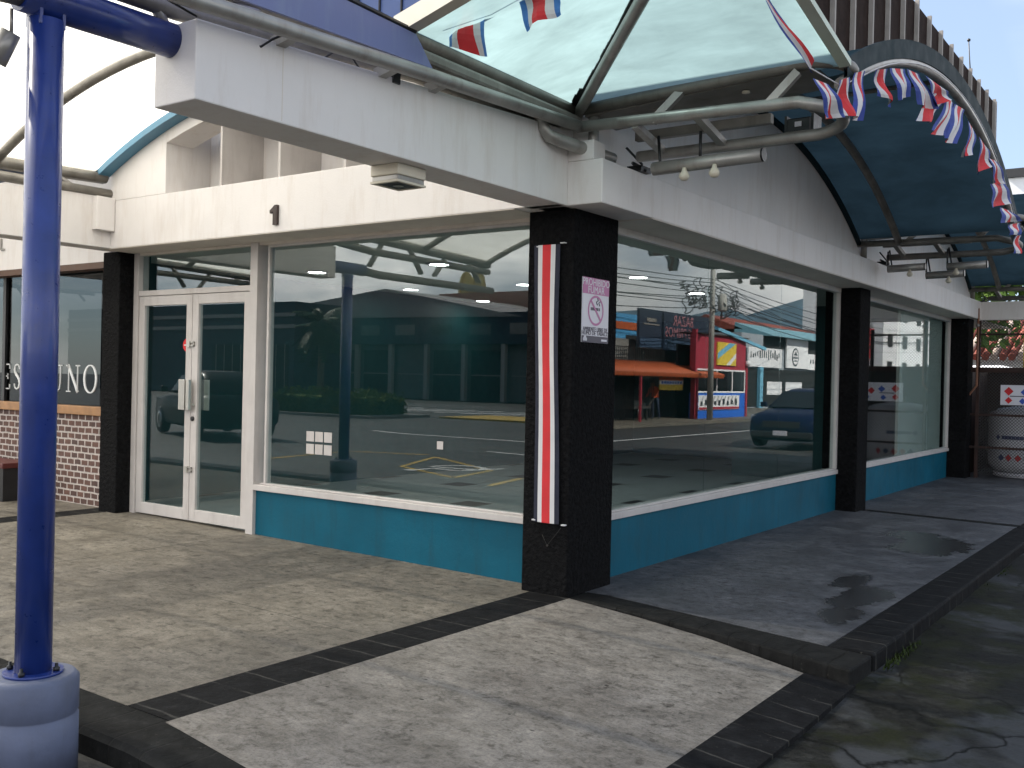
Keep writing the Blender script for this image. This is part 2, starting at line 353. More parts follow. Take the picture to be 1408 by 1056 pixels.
def mat_mesh(name,pitch=.05,wire=.13,c=(.05,.05,.05)):
    """chain-link: diamond wire pattern, open between the wires"""
    m=bpy.data.materials.new(name); m.use_nodes=True; nt=m.node_tree; nt.nodes.clear(); out=N(nt,'ShaderNodeOutputMaterial')
    g=N(nt,'ShaderNodeNewGeometry'); sp=N(nt,'ShaderNodeSeparateXYZ'); nt.links.new(g.outputs['Position'],sp.inputs[0])
    h=N(nt,'ShaderNodeMath',operation='ADD'); nt.links.new(sp.outputs['X'],h.inputs[0]); nt.links.new(sp.outputs['Y'],h.inputs[1]); ls=[]
    for op in ('ADD','SUBTRACT'):
        a=N(nt,'ShaderNodeMath',operation=op); nt.links.new(h.outputs[0],a.inputs[0]); nt.links.new(sp.outputs['Z'],a.inputs[1])
        d=N(nt,'ShaderNodeMath',operation='DIVIDE'); nt.links.new(a.outputs[0],d.inputs[0]); d.inputs[1].default_value=pitch
        ad=N(nt,'ShaderNodeMath',operation='ADD'); nt.links.new(d.outputs[0],ad.inputs[0]); ad.inputs[1].default_value=1000
        f=N(nt,'ShaderNodeMath',operation='FRACT'); nt.links.new(ad.outputs[0],f.inputs[0])
        l=N(nt,'ShaderNodeMath',operation='LESS_THAN'); nt.links.new(f.outputs[0],l.inputs[0]); l.inputs[1].default_value=wire; ls.append(l)
    mx=N(nt,'ShaderNodeMath',operation='MAXIMUM'); nt.links.new(ls[0].outputs[0],mx.inputs[0]); nt.links.new(ls[1].outputs[0],mx.inputs[1])
    tp=N(nt,'ShaderNodeBsdfTransparent'); df=N(nt,'ShaderNodeBsdfPrincipled'); df.inputs['Base Color'].default_value=(*c,1); df.inputs['Roughness'].default_value=.6
    ms=N(nt,'ShaderNodeMixShader'); nt.links.new(mx.outputs[0],ms.inputs['Fac']); nt.links.new(tp.outputs[0],ms.inputs[1]); nt.links.new(df.outputs[0],ms.inputs[2])
    nt.links.new(ms.outputs[0],out.inputs['Surface']); return m
M['mesh']=mat_mesh('chain_link')

def mat_leaf(name,lo,hi):
    m,nt,b=newmat(name); b.inputs['Specular IOR Level'].default_value=.08; c=ramp(nt,noise(nt,pos(nt),2.5,3),[(.35,lo),(.65,hi)])
    oi=N(nt,'ShaderNodeObjectInfo'); nt.links.new(c,b.inputs['Base Color']); b.inputs['Roughness'].default_value=.55
    return m
M['leaf']=mat_leaf('leaf_green',(.035,.07,.015),(.10,.16,.03)); M['hedge']=mat_leaf('hedge_green',(.07,.11,.018),(.17,.21,.035))
M['palm']=mat_leaf('palm_green',(.012,.028,.010),(.03,.055,.018)); M['bark']=paint('bark',(.10,.075,.05),.85,var=.3,scale=12,bmp=.5)

# ------------------------------------------------------------------ ground
st=dict(kind='structure')
g=MB(); g.box(-260,260,-260,260,-1.2,-.12); g.build('street',M['street'],**st)
g=MB(); NX,NY=40,60
# driveway: slightly uneven old asphalt with broken edges
import random as _r
vs=[];fs=[]
for j in range(NY+1):
    for i in range(NX+1):
        x=2.0+ (9-2.0)*(i/NX)**1.5; y=-9+23*j/NY
        vs.append((x,y,-.098+.012*math.sin(x*3.1+y*1.7)*math.sin(y*2.3-x)))
for j in range(NY):
    for i in range(NX):
        a=j*(NX+1)+i; fs.append((a,a+1,a+NX+2,a+NX+1))
g.add(vs,fs,0,True); g.build('driveway',M['drive'],**st)
g=MB(); g.box(-14,2.0,-9,-3.34,-.3,-.10); g.build('driveway',M['street'],**st)
# patio
def pz(x): return -.0125*(x+.45) if x<-.45 else 0.0
g=MB()
g.prism([(-.3,-.2),(-.3,pz(-.3)),(-5.3,pz(-5.3)),(-5.3,-.2)],1,-3.06,.24)
g.build('patio',M['patio'],**st)
g=MB()
g.prism([(-5.62,-.2),(-5.62,pz(-5.5)-.006),(-14,pz(-5.5)-.006),(-14,-.2)],1,-3.06,.2); g.build('patio',M['patio'],**st)
g=MB(); g.prism([(-5.3,-.2),(-5.3,pz(-5.3)-.004),(-5.62,pz(-5.62)-.004),(-5.62,-.2)],1,-3.06,.2); g.build('paver_strip',M['cobY'],**st)
g=MB(); g.add([(-.31,-3.06,.0),(0.0,-3.06,.0),(0.02,-.0,.0),(-.31,.2,.0),(-.31,-3.06,-.2),(0.0,-3.06,-.2),(0.02,-.0,-.2),(-.31,.2,-.2)],
  [(0,1,2,3),(4,7,6,5),(0,4,5,1),(1,5,6,2),(2,6,7,3),(3,7,4,0)]); g.build('paver_strip',M['cobY'],**st)
# front slab falling towards the driveway
def sz(x,y): return -.034*max(0,x)
g=MB(); P=[(0.0,-3.08),(1.79,-3.3),(1.765,-.46),(1.1,-.21),(.62,-.1),(.02,-.0)]
vs=[(x,y,sz(x,y)) for x,y in P]+[(x,y,-.25) for x,y in P]; n=len(P)
g.add(vs,[tuple(range(n)),tuple(range(2*n-1,n-1,-1))]+[(i,n+i,n+(i+1)%n,(i+1)%n) for i in range(n)]); g.build('front_slab',M['slab'],**st)
g=MB(); P=[(1.765,-.46),(1.79,-3.3),(2.06,-3.3),(2.02,-.42)]
zt=[-.058,-.06,-.082,-.082]; n=4
g.add([(x,y,z) for (x,y),z in zip(P,zt)]+[(x,y,-.25) for x,y in P],[(3,2,1,0),(4,5,6,7)]+[((i+1)%n,n+(i+1)%n,n+i,i) for i in range(n)])
g.build('kerb',M['cobY'],**st)
# rounded kerb along the front of the patio
g=MB(); inn=[];outn=[]
for i in range(29):
    x=-14+ (15.8)*i/28
    b=.0 if x<.1 else -.14*((x-.1)/1.7)**1.3
    inn.append((x,-3.06+b)); outn.append((x,-3.335+b*.8))
def kz(x): return pz(max(x,-5.5)) if x<0 else sz(x,0)
vs=[];fs=[]
for (a,b) in zip(inn,outn):
    z=kz(a[0]); vs+=[(a[0],a[1],z-.001),(b[0],b[1]+.025,z-.002),(b[0],b[1],z-.022),(b[0],b[1],-.3)]
for i in range(len(inn)-1):
    for k in range(3): fs.append((i*4+k,i*4+k+1,(i+1)*4+k+1,(i+1)*4+k))
g.add([*vs],[f[::-1] for f in fs])
g.build('kerb',M['cobX'],**st)
# raised right-hand walkway
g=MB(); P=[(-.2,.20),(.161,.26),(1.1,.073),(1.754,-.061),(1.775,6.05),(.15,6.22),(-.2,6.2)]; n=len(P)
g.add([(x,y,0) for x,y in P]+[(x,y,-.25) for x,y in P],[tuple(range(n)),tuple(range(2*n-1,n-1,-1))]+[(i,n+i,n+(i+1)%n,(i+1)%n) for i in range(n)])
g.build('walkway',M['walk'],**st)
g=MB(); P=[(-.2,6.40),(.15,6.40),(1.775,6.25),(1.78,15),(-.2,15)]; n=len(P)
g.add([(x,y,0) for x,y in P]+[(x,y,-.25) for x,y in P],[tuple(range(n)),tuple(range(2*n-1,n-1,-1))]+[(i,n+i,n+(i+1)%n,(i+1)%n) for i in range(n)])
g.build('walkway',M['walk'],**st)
g=MB(); P=[(.15,6.22),(1.775,6.05),(1.775,6.25),(.15,6.40)]; n=4
g.add([(x,y,-.003) for x,y in P]+[(x,y,-.25) for x,y in P],[tuple(range(n)),tuple(range(2*n-1,n-1,-1))]+[(i,n+i,n+(i+1)%n,(i+1)%n) for i in range(n)])
g.build('paver_strip',M['cobX'],**st)
g=MB(); P=[(.0,.02),(.152,.012),(.974,-.160),(1.527,-.312),(2.0,-.452),(2.01,-.1),(1.754,-.061),(1.1,.073),(.161,.26),(.0,.26)]; n=len(P)
g.add([(x,y,0) for x,y in P]+[(x,y,-.25) for x,y in P],[tuple(range(n)),tuple(range(2*n-1,n-1,-1))]+[(i,n+i,n+(i+1)%n,(i+1)%n) for i in range(n)])
g.build('paver_strip',M['cobX'],bevel=.012,**st)
g=MB(); g.box(1.7555,2.012,-.06,6,-.3,.001); g.box(1.777,2.04,6,15,-.3,.001); g.build('kerb',M['cobY'],bevel=.015,**st)

# weeds along the kerb
M['weed']=mat_leaf('weed_green',(.012,.02,.006),(.035,.05,.012))
g=MB()
for k in range(700):
    y=-.3+7.5*random.random()**1.5; x=2.03+.05*random.random()**2
    if math.sin(y*2.1+.6)+.6*math.sin(y*5.3)<.35+.5*random.random(): continue
    h=.012+.035*random.random()*(1 if math.sin(y*3)>-.2 else .3); a=random.random()*6.28; w=.006
    dx,dy=math.cos(a)*w,math.sin(a)*w; lx,ly=math.cos(a+1.5)*h*.7,math.sin(a+1.5)*h*.7
    g.add([(x-dx,y-dy,-.1),(x+dx,y+dy,-.1),(x+lx+.004,y+ly,-.1+h)],[(0,1,2)])
g.build('weeds',M['weed'],kind='stuff',label='low weeds growing in the joint at the foot of the kerb')

# ------------------------------------------------------------------ shop building
Z0=2.587
bld=thing('shop_building','white corner shop with black pillars, teal base walls and big plate glass windows','building',(-2.5,6,0))
def part(name,mb,mat,parent=bld,bevel=0,label=None): return mb.build(name,mat,parent,bevel,label)
ARC=lambda x,xc,R_,za: za-R_+math.sqrt(max(0,R_*R_-(x-xc)**2))
XA,RA,ZA=-2.6,5.8,3.88      # front barrel vault (axis along y)
YB,RB,ZB=2.80,6.2,3.92      # side barrel vault (axis along x)
# base walls
part('base_wall',MB().box(-3.335,-.36,.18,.33,-.05,.425),M['teal'])
part('base_wall',MB().box(-.28,-.13,.58,6.18,-.05,.425),M['teal'])
part('base_wall',MB().box(-.28,-.13,6.5,11.7,-.05,.425),M['teal'])
# pillars
part('pillar',MB().box(-.372,0,0,.585,-.1,Z0+.004),M['stucco'],bevel=.012)
part('pillar',MB().box(-5.445,-5.155,0.0,.30,-.1,Z0+.004),M['stucco'],bevel=.012)
part('pillar',MB().box(-.30,.105,6.02,6.42,-.1,Z0+.004),M['stucco'],bevel=.012)
part('pillar',MB().box(-.30,.15,11.75,12.15,-.1,Z0+.004),M['stucco'],bevel=.012)
# front gable with fascia and niche (flush)
def strip_wall(mb,xs,lo,hi,ax,a,b):
    """wall slab made of vertical strips between lo(x) and hi(x); ax=1 -> in xz, ax=0 -> in yz"""
    poly=[(x,lo(x)) for x in xs]+[(x,hi(x)) for x in xs[::-1]]
    mb.prism(poly,ax,a,b)
fr=lambda a,b,n: [a+(b-a)*i/n for i in range(n+1)]
A_arc=lambda x: ARC(x,XA,RA,ZA)-.05
mb=MB()
mb.box(-5.05,-.02,-.18,.10,Z0,3.03)
strip_wall(mb,fr(-5.05,-4.21,6),lambda x:3.031,A_arc,1,-.18,.10)
strip_wall(mb,fr(-.99,-.02,6),lambda x:3.031,A_arc,1,-.18,.10)
strip_wall(mb,fr(-4.209,-.991,16),lambda x:A_arc(x)-.12,A_arc,1,-.18,.10)
part('gable_wall',mb,M['white'],bevel=.004)
mb=MB(); mb.box(-4.21,-.99,.30,.36,3.0,3.86); mb.box(-4.29,-4.212,.101,.36,3.0,3.75); mb.box(-.988,-.91,.101,.36,3.0,3.75); mb.box(-4.21,-.99,.101,.30,2.98,3.031)
part('niche',mb,M['white'])
for x in (-3.48,-2.745,-2.0): part('niche_post',MB().box(x-.012,x+.012,-.15,.30,3.031,3.72),M['frame'])
# soffit behind fascia down to window head
part('soffit',MB().box(-5.155,-.372,-.178,.33,Z0-.006,Z0-.001),M['soffit'])
part('soffit',MB().box(-.30,.258,.585,15.0,Z0-.006,Z0-.001),M['soffit'])
# window heads
part('window_head',MB().box(-5.155,-.372,.165,.25,Z0-.028,Z0-.006),M['soffit'])
part('window_head',MB().box(-.22,-.118,.585,11.75,Z0-.05,Z0-.006),M['soffit'])
# side fascia and gables
part('fascia',MB().box(-.25,.26,-.10,12.1,Z0,2.872),M['white'],bevel=.008)
for k,y0 in enumerate((0,6.08)):
    B_arc=lambda y: ARC(y,y0+YB,RB,ZB)-.06
    mb=MB(); strip_wall(mb,fr(y0+.0 if k else -.02,y0+6.06,22),lambda y:2.874,B_arc,0,-.16,.10)
    part('gable_wall',mb,M['white'])
# cantilever beams
def beam(x0,x1,y0,y1,zt0,zt1):
    mb=MB(); vs=[(x0,y0,Z0),(x1,y0,Z0),(x1,y1,Z0),(x0,y1,Z0),(x0,y0,zt0),(x1,y0,zt0),(x1,y1,zt1),(x0,y1,zt1)]
    mb.add(vs,[(0,3,2,1),(4,5,6,7),(0,1,5,4),(1,2,6,5),(2,3,7,6),(3,0,4,7)],0); return mb
part('beam',beam(-.285,0.0,-3.0,-.1005,2.925,3.08),M['white'],bevel=.006)
part('beam',beam(-5.30,-5.05,-2.32,.10,2.96,3.10),M['white'],bevel=.006)
part('beam',beam(-10.30,-10.05,-3.0,.10,2.925,3.10),M['white'],bevel=.006)
part('beam_end_block',MB().box(-.285,.19,-.10,.05,2.8725,3.0),M['white'],bevel=.006)
part('panel_joint',MB().box(-.001,.0012,-2.532,-2.528,2.60,2.94),M['soffit'])
part('corbel',MB().box(-5.05,-4.97,-.37,-.185,2.74,3.05),M['white'],bevel=.006)
# main roof and upper storey
part('roof',MB().box(-10,-.2,.12,15,3.0,3.06),M['dark_hole'])
mb=MB(); mb.box(-14,-.35,-.14,15,3.95,5.22); part('upper_wall',mb,M['bluewall'])
mb=MB()
for i in range(62): mb.box(-14+i*.22,-14+i*.22+.012,-.155,-.14,3.95,5.6)
part('wall_seam',mb,M['black'])
mb=MB(); mb.box(-14,-.02,-.52,14.36,5.22,6.7); part('parapet',mb,M['brownroof'])  # front overhang is unseen, extended to cast shade on the corner canopy
mb=MB(); y=-.5
while y<14.4: mb.box(-.02,.035,y-.022,y+.022,5.20,6.72); y+=.7
part('parapet_rib',mb,M['paleseam'])
part('parapet_rib',MB().box(-.1,.02,14.36,14.40,5.2,6.72),M['paleseam'])
mb=MB(); mb.prism([(-2.748,2.642),(-2.700,2.642),(-2.700,2.802),(-2.730,2.802),(-2.748,2.788)],1,-.205,-.181); mb.prism([(-2.7485,2.786),(-2.7485,2.752),(-2.785,2.738),(-2.785,2.762)],1,-.205,-.181)
part('house_number',mb,paint('brown_metal_digit',(.03,.015,.012),.5))
# window A
def frame_rect(mb,ax,u0,u1,z0,z1,a,b,w,wz=None):
    wz=wz or w
    def bx(ua,ub,za,zb):
        (mb.box(ua,ub,a,b,za,zb) if ax=='x' else mb.box(a,b,ua,ub,za,zb))
    bx(u0,u0+w,z0,z1); bx(u1-w,u1,z0,z1); bx(u0+w,u1-w,z0,z0+wz); bx(u0+w,u1-w,z1-wz,z1)
winA=part('window',MB().box(-3.252,-3.228,.19,.25,.487,Z0-.028).box(-.40,-.372,.19,.25,.487,Z0-.028).box(-3.228,-.40,.19,.25,Z0-.05,Z0-.028),M['frame'],label='large plate glass window left of the corner pillar')
part('pane',MB().box(-3.235,-.395,.212,.218,.487,Z0-.04),M['glass'],winA)
part('sill',MB().box(-3.338,-.372,.145,.30,.4255,.475).box(-3.30,-.372,.19,.26,.475,.49),M['frame'],winA,bevel=.004)
# window B1 with thin butt joints
winB=part('window',MB().box(-.19,-.12,5.965,6.019,.487,Z0-.05).box(-.19,-.12,.586,.61,.487,Z0-.05).box(-.19,-.12,.61,5.965,Z0-.062,Z0-.05),M['frame'],label='long plate glass window right of the corner pillar')
for a,b in ((.60,2.440),(2.4435,4.210),(4.2135,5.97)): part('pane',MB().box(-.158,-.152,a,b,.487,Z0-.045),M['glass'],winB)
part('sill',MB().box(-.29,-.105,.586,6.019,.4255,.475).box(-.20,-.125,.586,6.019,.475,.49),M['frame'],winB,bevel=.004)
winC=part('window',MB().box(-.19,-.12,11.69,11.749,.487,Z0-.05).box(-.19,-.12,6.421,6.44,.487,Z0-.05).box(-.19,-.12,6.44,11.69,Z0-.062,Z0-.05),M['frame'],label='far plate glass window next to the gas cage')
for a,b in ((6.43,8.9),(8.9035,11.7)): part('pane',MB().box(-.158,-.152,a,b,.487,Z0-.045),M['glass'],winC)
part('sill',MB().box(-.29,-.105,6.421,11.749,.4255,.475).box(-.20,-.125,6.421,11.749,.475,.49),M['frame'],winC,bevel=.004)
# entrance: jambs, transom, double doors
zd=.055
df=part('door_frame',MB().box(-5.155,-5.085,.15,.27,zd-.03,Z0-.006).box(-3.43,-3.335,.145,.27,0,Z0-.006).box(-5.085,-3.43,.16,.26,2.165,2.215),M['frame'],bevel=.003)
part('fixed_pane',MB().box(-5.085,-3.43,.205,.211,2.215,Z0-.006),M['glass'],df)
def door(x0,x1):
    mb=MB(); w=.085; z0,z1=zd+.012,2.16
    mb.box(x0,x0+w,.165,.215,z0,z1).box(x1-w,x1,.165,.215,z0,z1).box(x0+w,x1-w,.165,.215,z0,z0+.105).box(x0+w,x1-w,.165,.215,z1-.09,z1)
    d=part('door',mb,M['frame'],bevel=.003)
    part('pane',MB().box(x0+w-.004,x1-w+.004,.187,.193,z0+.1,z1-.085),M['glass'],d); return d
dl=door(-5.078,-4.255); dr=door(-4.249,-3.438)
part('handle',MB().box(-4.385,-4.30,.125,.133,1.09,1.37).box(-4.305,-4.262,.10,.133,1.09,1.37).box(-4.325,-4.305,.133,.165,1.13,1.15).box(-4.325,-4.305,.133,.165,1.31,1.33),M['steel_door'],dl,bevel=.002)
part('handle',MB().box(-4.243,-4.20,.10,.133,1.09,1.37).box(-4.135,-4.06,.22,.228,1.09,1.37).box(-4.20,-4.185,.133,.165,1.13,1.15),M['steel_door'],dr,bevel=.002)
for z in (1.70,.54):
    part('latch',MB().box(-4.30,-4.262,.145,.164,z-.028,z+.028).box(-4.262,-4.205,.150,.160,z+.012,z+.022).box(-4.262,-4.205,.150,.160,z-.022,z-.012).box(-4.215,-4.205,.150,.16,z-.022,z+.022),M['steel_door'],dl)
part('lock',MB().lathe([(.022,0),(.022,.012),(.012,.014)],(-4.215,.165,1.01),12,0,(0,-1,0)),M['black'],dr)
# interior
part('interior_floor',MB().box(-5.9,-.3,.34,11.7,.0,.045),M['tile_floor'])
part('interior_ceiling',MB().box(-5.9,-.3,.36,11.7,2.60,2.64),M['ceil_in'])
mb=MB(); mb.box(-6.0,-5.9,.34,11.8,.0,2.64); mb.box(-5.9,-.3,11.7,11.8,0,2.64); mb.box(-5.9,-5.16,.30,.34,0,2.64)
part('interior_wall',mb,M['teal_in'])
mb=MB(); mb.box(-2.6,-.75,8.8,8.92,.045,2.60); part('interior_wall',mb,M['teal_in'])
part('partition',MB().box(-.262,-.222,9.05,11.6,.045,2.60),M['cream_in'])
lampm=emit('downlight_face',(1,.97,.9),26)
dl0=None
for i,(x,y) in enumerate([(-4.76,2.18),(-2.97,2.16),(-5.2,4.26),(-5.45,6.16),(-3.39,4.27),(-1.72,4.06),(-1.97,6.08),(-1.6,2.1)]):
    if dl0 is None:
        dl0=thing('ceiling_light','lit round downlight in the shop ceiling, seen through the glass','ceiling light',(x,y,2.585),'round ceiling lights inside the empty shop')
        part('trim',MB().lathe([(.115,.019),(.135,.0),(.115,-.006),(.098,-.006),(.098,.019)],(x,y,2.585),20),M['signwhite'],dl0)
        part('lamp_face',MB().lathe([(.097,.008),(.097,-.003)],(x,y,2.585),20),lampm,dl0)
    else: dup(dl0,(x,y,2.585))
# bits on the glass and door
W='white square sticker on the window left of the pillar'
k=0
for r in range(2):
    for c in range(3):
        x=-2.70+c*.105; z=.925-r*.105
        MB().box(x-.045,x+.045,.208,.211,z-.042,z+.042).build('sticker',M['frame'],label=W+', one of six',cat='sticker',group='block of six white stickers')
MB().box(-1.32,-1.26,.208,.211,.90,.96).build('sticker',M['frame'],label='lone white square sticker on the window left of the pillar',cat='sticker')
MB().lathe([(.062,0),(.062,.004)],(-4.345,.186,1.69),20,0,(0,-1,0)).box(-4.385,-4.335,.178,.1815,1.684,1.696,1).build('sticker',[M['red'],M['flagwhite']],label='round red sticker with white bar on the glass door',cat='sticker')

# ------------------------------------------------------------------ canopies
def arc_pts(c,R_,za,a,b,n): return [(t,ARC(t,c,R_,za)) for t in fr(a,b,n)]
SL=lambda y: .036*min(0,y+.2)
def sheet_y(x0,x1,y0,y1,mat,parent,xc=XA,name='roof_sheet'):   # barrel, axis y
    p=arc_pts(xc,RA,ZA,x0,x1,28); n=len(p); ys=fr(y0,y1,6); vs=[(x,y,z+SL(y)) for y in ys for x,z in p]
    fs=[(j*n+i,j*n+i+1,(j+1)*n+i+1,(j+1)*n+i) for j in range(len(ys)-1) for i in range(n-1)]
    mb=MB(); mb.add(vs,fs,0,True); return part(name,mb,mat,parent)
def sheet_x(y0,y1,x0,x1,mat,parent,yc):
    p=arc_pts(yc,RB,ZB,y0,y1,28); n=len(p); xs=fr(x0,x1,5); vs=[(x,y,z) for x in xs for y,z in p]
    fs=[(j*n+i,j*n+i+1,(j+1)*n+i+1,(j+1)*n+i) for j in range(len(xs)-1) for i in range(n-1)]
    mb=MB(); mb.add(vs,fs,0,True); return part('roof_sheet',mb,mat,parent)
YF=-5.4
for k,xo in enumerate((0,-5.0,-10.0)):
    c=thing('barrel_canopy',['bright translucent barrel canopy in front of the shop door','translucent barrel canopy in front of the neighbouring cafe','translucent barrel canopy beyond the cafe on the far left'][k],'canopy',(XA+xo,-2.8,3.2))
    x0,x1=-5.12+xo,-.08+xo
    sheet_y(x0,x1,YF,-.19,M['polyA'],c,XA+xo)
    for y in (-1.25,-2.6,-3.95,-5.3):
        part('arch_rib',MB().tube([(x,y,z-.07+SL(y)) for x,z in arc_pts(XA+xo,RA,ZA,x0+.06,x1-.06,24)],.04,8),M['tube_dark'],c)
    p=[(x,z) for x,z in arc_pts(XA+xo,RA,ZA,x0,x1,28)]
    mb=MB()
    for i in range(len(p)-1):
        (xa,za),(xb,zb)=p[i],p[i+1]
        mb.add([(xa,-.30,za-.065),(xb,-.30,zb-.065),(xb,-.30,zb+.005),(xa,-.30,za+.005),(xa,-.182,za-.065),(xb,-.182,zb-.065),(xb,-.182,zb+.005),(xa,-.182,za+.005)],[(0,1,2,3),(7,6,5,4),(0,4,5,1),(3,2,6,7)])
    part('flashing',mb,M['blue_band'],c)
    # spring tubes: one above the other along each side, with web struts
    for xs in (x0+.01,x1-.07):
        part('spring_tube',MB().tube([(xs,YF,3.25+SL(YF)),(xs,-.2,3.25)],.05,10),M['tube_dark'],c)
        lz=lambda y: 2.80 if y<-2.9 else 3.09
        part('lower_tube',MB().tube([(xs,-5.4,2.965),(xs,-3.0,2.985),(xs+.05,-1.5,3.09),(xs+.05,-.12,3.10)],.042,10),M['tube_dark'],c)
        y=YF+.2
        while y<-.4:
            part('web_strut',MB().tube([(xs,y,lz(y)),(xs,y+.25,3.25+SL(y))],.024,6),M['tube'],c); part('web_strut',MB().tube([(xs,y+.75,3.25+SL(y)),(xs,y+.98,lz(y+.98))],.024,6),M['tube'],c); y+=1.25
# blue gutter side panel over the cantilever beam
gp=thing('gutter_panel','long blue sheet metal gutter panel above the silver tube of the white beam','gutter',(.1,-3.2,3.0))
part('side_panel',MB().add([(.10,-1.60,3.068),(.10,-5.4,2.95),(.10,-5.4,3.32),(.10,-1.74,3.215),(.085,-1.60,3.068),(.085,-5.4,2.95),(.085,-5.4,3.32),(.085,-1.74,3.215)],[(0,3,2,1),(4,5,6,7),(0,1,5,4),(1,2,6,5),(2,3,7,6),(3,0,4,7)]),M['blue_panel'],gp)
part('drip_edge',MB().tube([(.095,-5.4,3.325),(.095,-1.74,3.222)],.014,6),M['black'],gp)
# long silver tube with brackets on the beam
tb=thing('edge_tube','long silver steel tube running above the white cantilever beam with square brackets','steel tube',(.1,-2.8,2.95))
part('tube',MB().tube([(.10,-5.4,2.885),(.10,-3.1,2.95),(.10,-1.57,3.03),(.10,-.14,3.085)],.037,12),M['tube'],tb)
for y in (-2.53,-1.86,-1.47): part('bracket',MB().bar((.10,y,2.99+.05*(y+2.5)),(-.03,y-.02,2.95+.05*(y+2.5)),.055,.05),M['tube'],tb)
for pts in ([(-.02,-2.0,2.96),(-.03,-2.06,3.02),(-.05,-2.16,3.03),(-.05,-2.25,2.96)],[(.08,-2.58,2.97),(.03,-2.62,2.94),(0,-2.66,2.9),(-.04,-2.7,2.93)],[(.0,-3.0,2.93),(-.03,-3.3,3.0),(-.1,-3.6,3.03)]):
    part('cable',MB().tube(pts,.006,5),M['black'],tb)

part('tape_clip',MB().box(-.012,.012,-1.80,-1.75,2.96,3.02),M['black'],tb)
# corner canopy: hipped aqua sheets rising from the pillar
cc=thing('corner_canopy','aqua translucent hipped canopy over the corner pillar','canopy',(.8,-.8,3.2))
hz=lambda x,y: 3.225+.23*min(x,-y)**.95 if min(x,-y)>0 else 3.225
mb=MB(); G=14; vs=[];fs=[]
for j in range(G+1):
    for i in range(G+1):
        x=.03+1.72*i/G; y=-.03-1.72*j/G; vs.append((x,y,hz(x,y)))
for j in range(G):
    for i in range(G):
        a=j*(G+1)+i
        if i==j: fs+= [(a,a+1,a+G+2),(a,a+G+2,a+G+1)]
        else: fs.append((a,a+1,a+G+2,a+G+1))
mb.add(vs,fs,0,False); part('roof_sheet',mb,M['polyC'],cc)
part('hip_rib',MB().tube([(t,-t-.02,hz(t,-t)-.05) for t in fr(.02,1.74,10)],.036,10),M['tube'],cc)
mb=MB()
for i in range(26):
    t=.02+.06*i; w=.016+.012*random.random()+(.03 if t<.25 else 0); mb.obox((t,-t-.04,hz(t,-t)-.012),(1,-1,.25),(1,1,0),(0,0,1),.045,w,.004)
part('sealant',mb,M['black'],cc)
part('spring_tube',MB().tube([(.02,-1.78,3.225),(.02,-.02,3.205)],.042,10),M['tube_dark'],cc)
part('gutter',MB().box(-.10,.075,-1.72,-.05,3.10,3.17),M['tube_dark'],cc,bevel=.02)
part('edge_flashing',MB().add([(.0,-1.72,3.20),(1.78,-1.80,3.62),(1.78,-1.80,3.70),(0,-1.72,3.30),(.0,-1.80,3.20),(1.78,-1.88,3.62),(1.78,-1.88,3.70),(0,-1.80,3.30)],[(0,1,2,3),(7,6,5,4),(0,4,5,1),(3,2,6,7),(1,5,6,2),(0,3,7,4)]),M['cream'],cc)
part('edge_flashing',MB().box(1.75,1.79,-1.75,-.06,0,.05).v and (lambda m:m)(MB().add([(1.735,-.03,3.225),(1.735,-1.75,3.59),(1.80,-1.75,3.59),(1.80,-.03,3.225),(1.735,-.03,3.26),(1.735,-1.75,3.625),(1.80,-1.75,3.625),(1.80,-.03,3.26)],[(0,1,2,3),(7,6,5,4),(0,4,5,1),(1,5,6,2),(2,6,7,3),(3,7,4,0)])),paint('pale_green_flashing',(.50,.58,.48),.5),cc)
# side barrel canopies
for k in range(2):
    y0=6.08*k; yc=y0+YB; ya,yb=y0+.02,y0+5.86
    c=thing('barrel_canopy',['dark aqua barrel canopy over the long side window, flags along its rim','farther dark aqua barrel canopy above the gas cage end'][k],'canopy',(1,yc,3.1))
    sheet_x(ya,yb,.1,1.76,M['polyB'],c,yc)
    p=arc_pts(yc,RB,ZB,ya,yb,30); mb=MB()
    for i in range(len(p)-1):
        (a,za),(b,zb)=p[i],p[i+1]
        mb.add([(1.765,a,za-.10),(1.765,b,zb-.10),(1.765,b,zb+.025),(1.765,a,za+.025),(1.745,a,za-.10),(1.745,b,zb-.10),(1.745,b,zb+.025),(1.745,a,za+.025)],[(0,1,2,3),(7,6,5,4),(0,4,5,1),(3,2,6,7)])
    part('rim_band',mb,M['edge_band'],c)
    part('rim_tube',MB().tube([(1.725,a,za-.115) for a,za in p],.036,10),M['tube'],c)
    part('arch_rib',MB().tube([(.55,a,za-.05) for a,za in p],.04,8),M['tube_dark'],c)
    part('wall_trim',MB().tube([(.12,a,za-.05) for a,za in p],.03,6),M['edge_band'],c)
    part('purlin',MB().tube([(.1,yc,ZB-.03),(1.7,yc,ZB-.03)],.02,6),M['tube_dark'],c)
def uloop(mb,xa,xb,ya,yb,z0,z1,r,zf=None,mi=0,n=10):
    zf=z1 if zf is None else zf; rad=(yb-ya)/2; pts=[(xa,ya,z0)]
    for i in range(11):
        a=-math.pi/2+math.pi*i/10; pts.append((xb+.19*math.cos(a),(ya+yb)/2+rad*math.sin(a),z1+(zf-z1)*(i/10)**.8))
    pts.append((xa+.25,yb,zf)); mb.tube(pts,r,n,mi)
lab=['near silver tube truss carrying the floodlight beside the corner pillar','middle dark tube truss between the two side canopies','far tube truss above the gas cage']
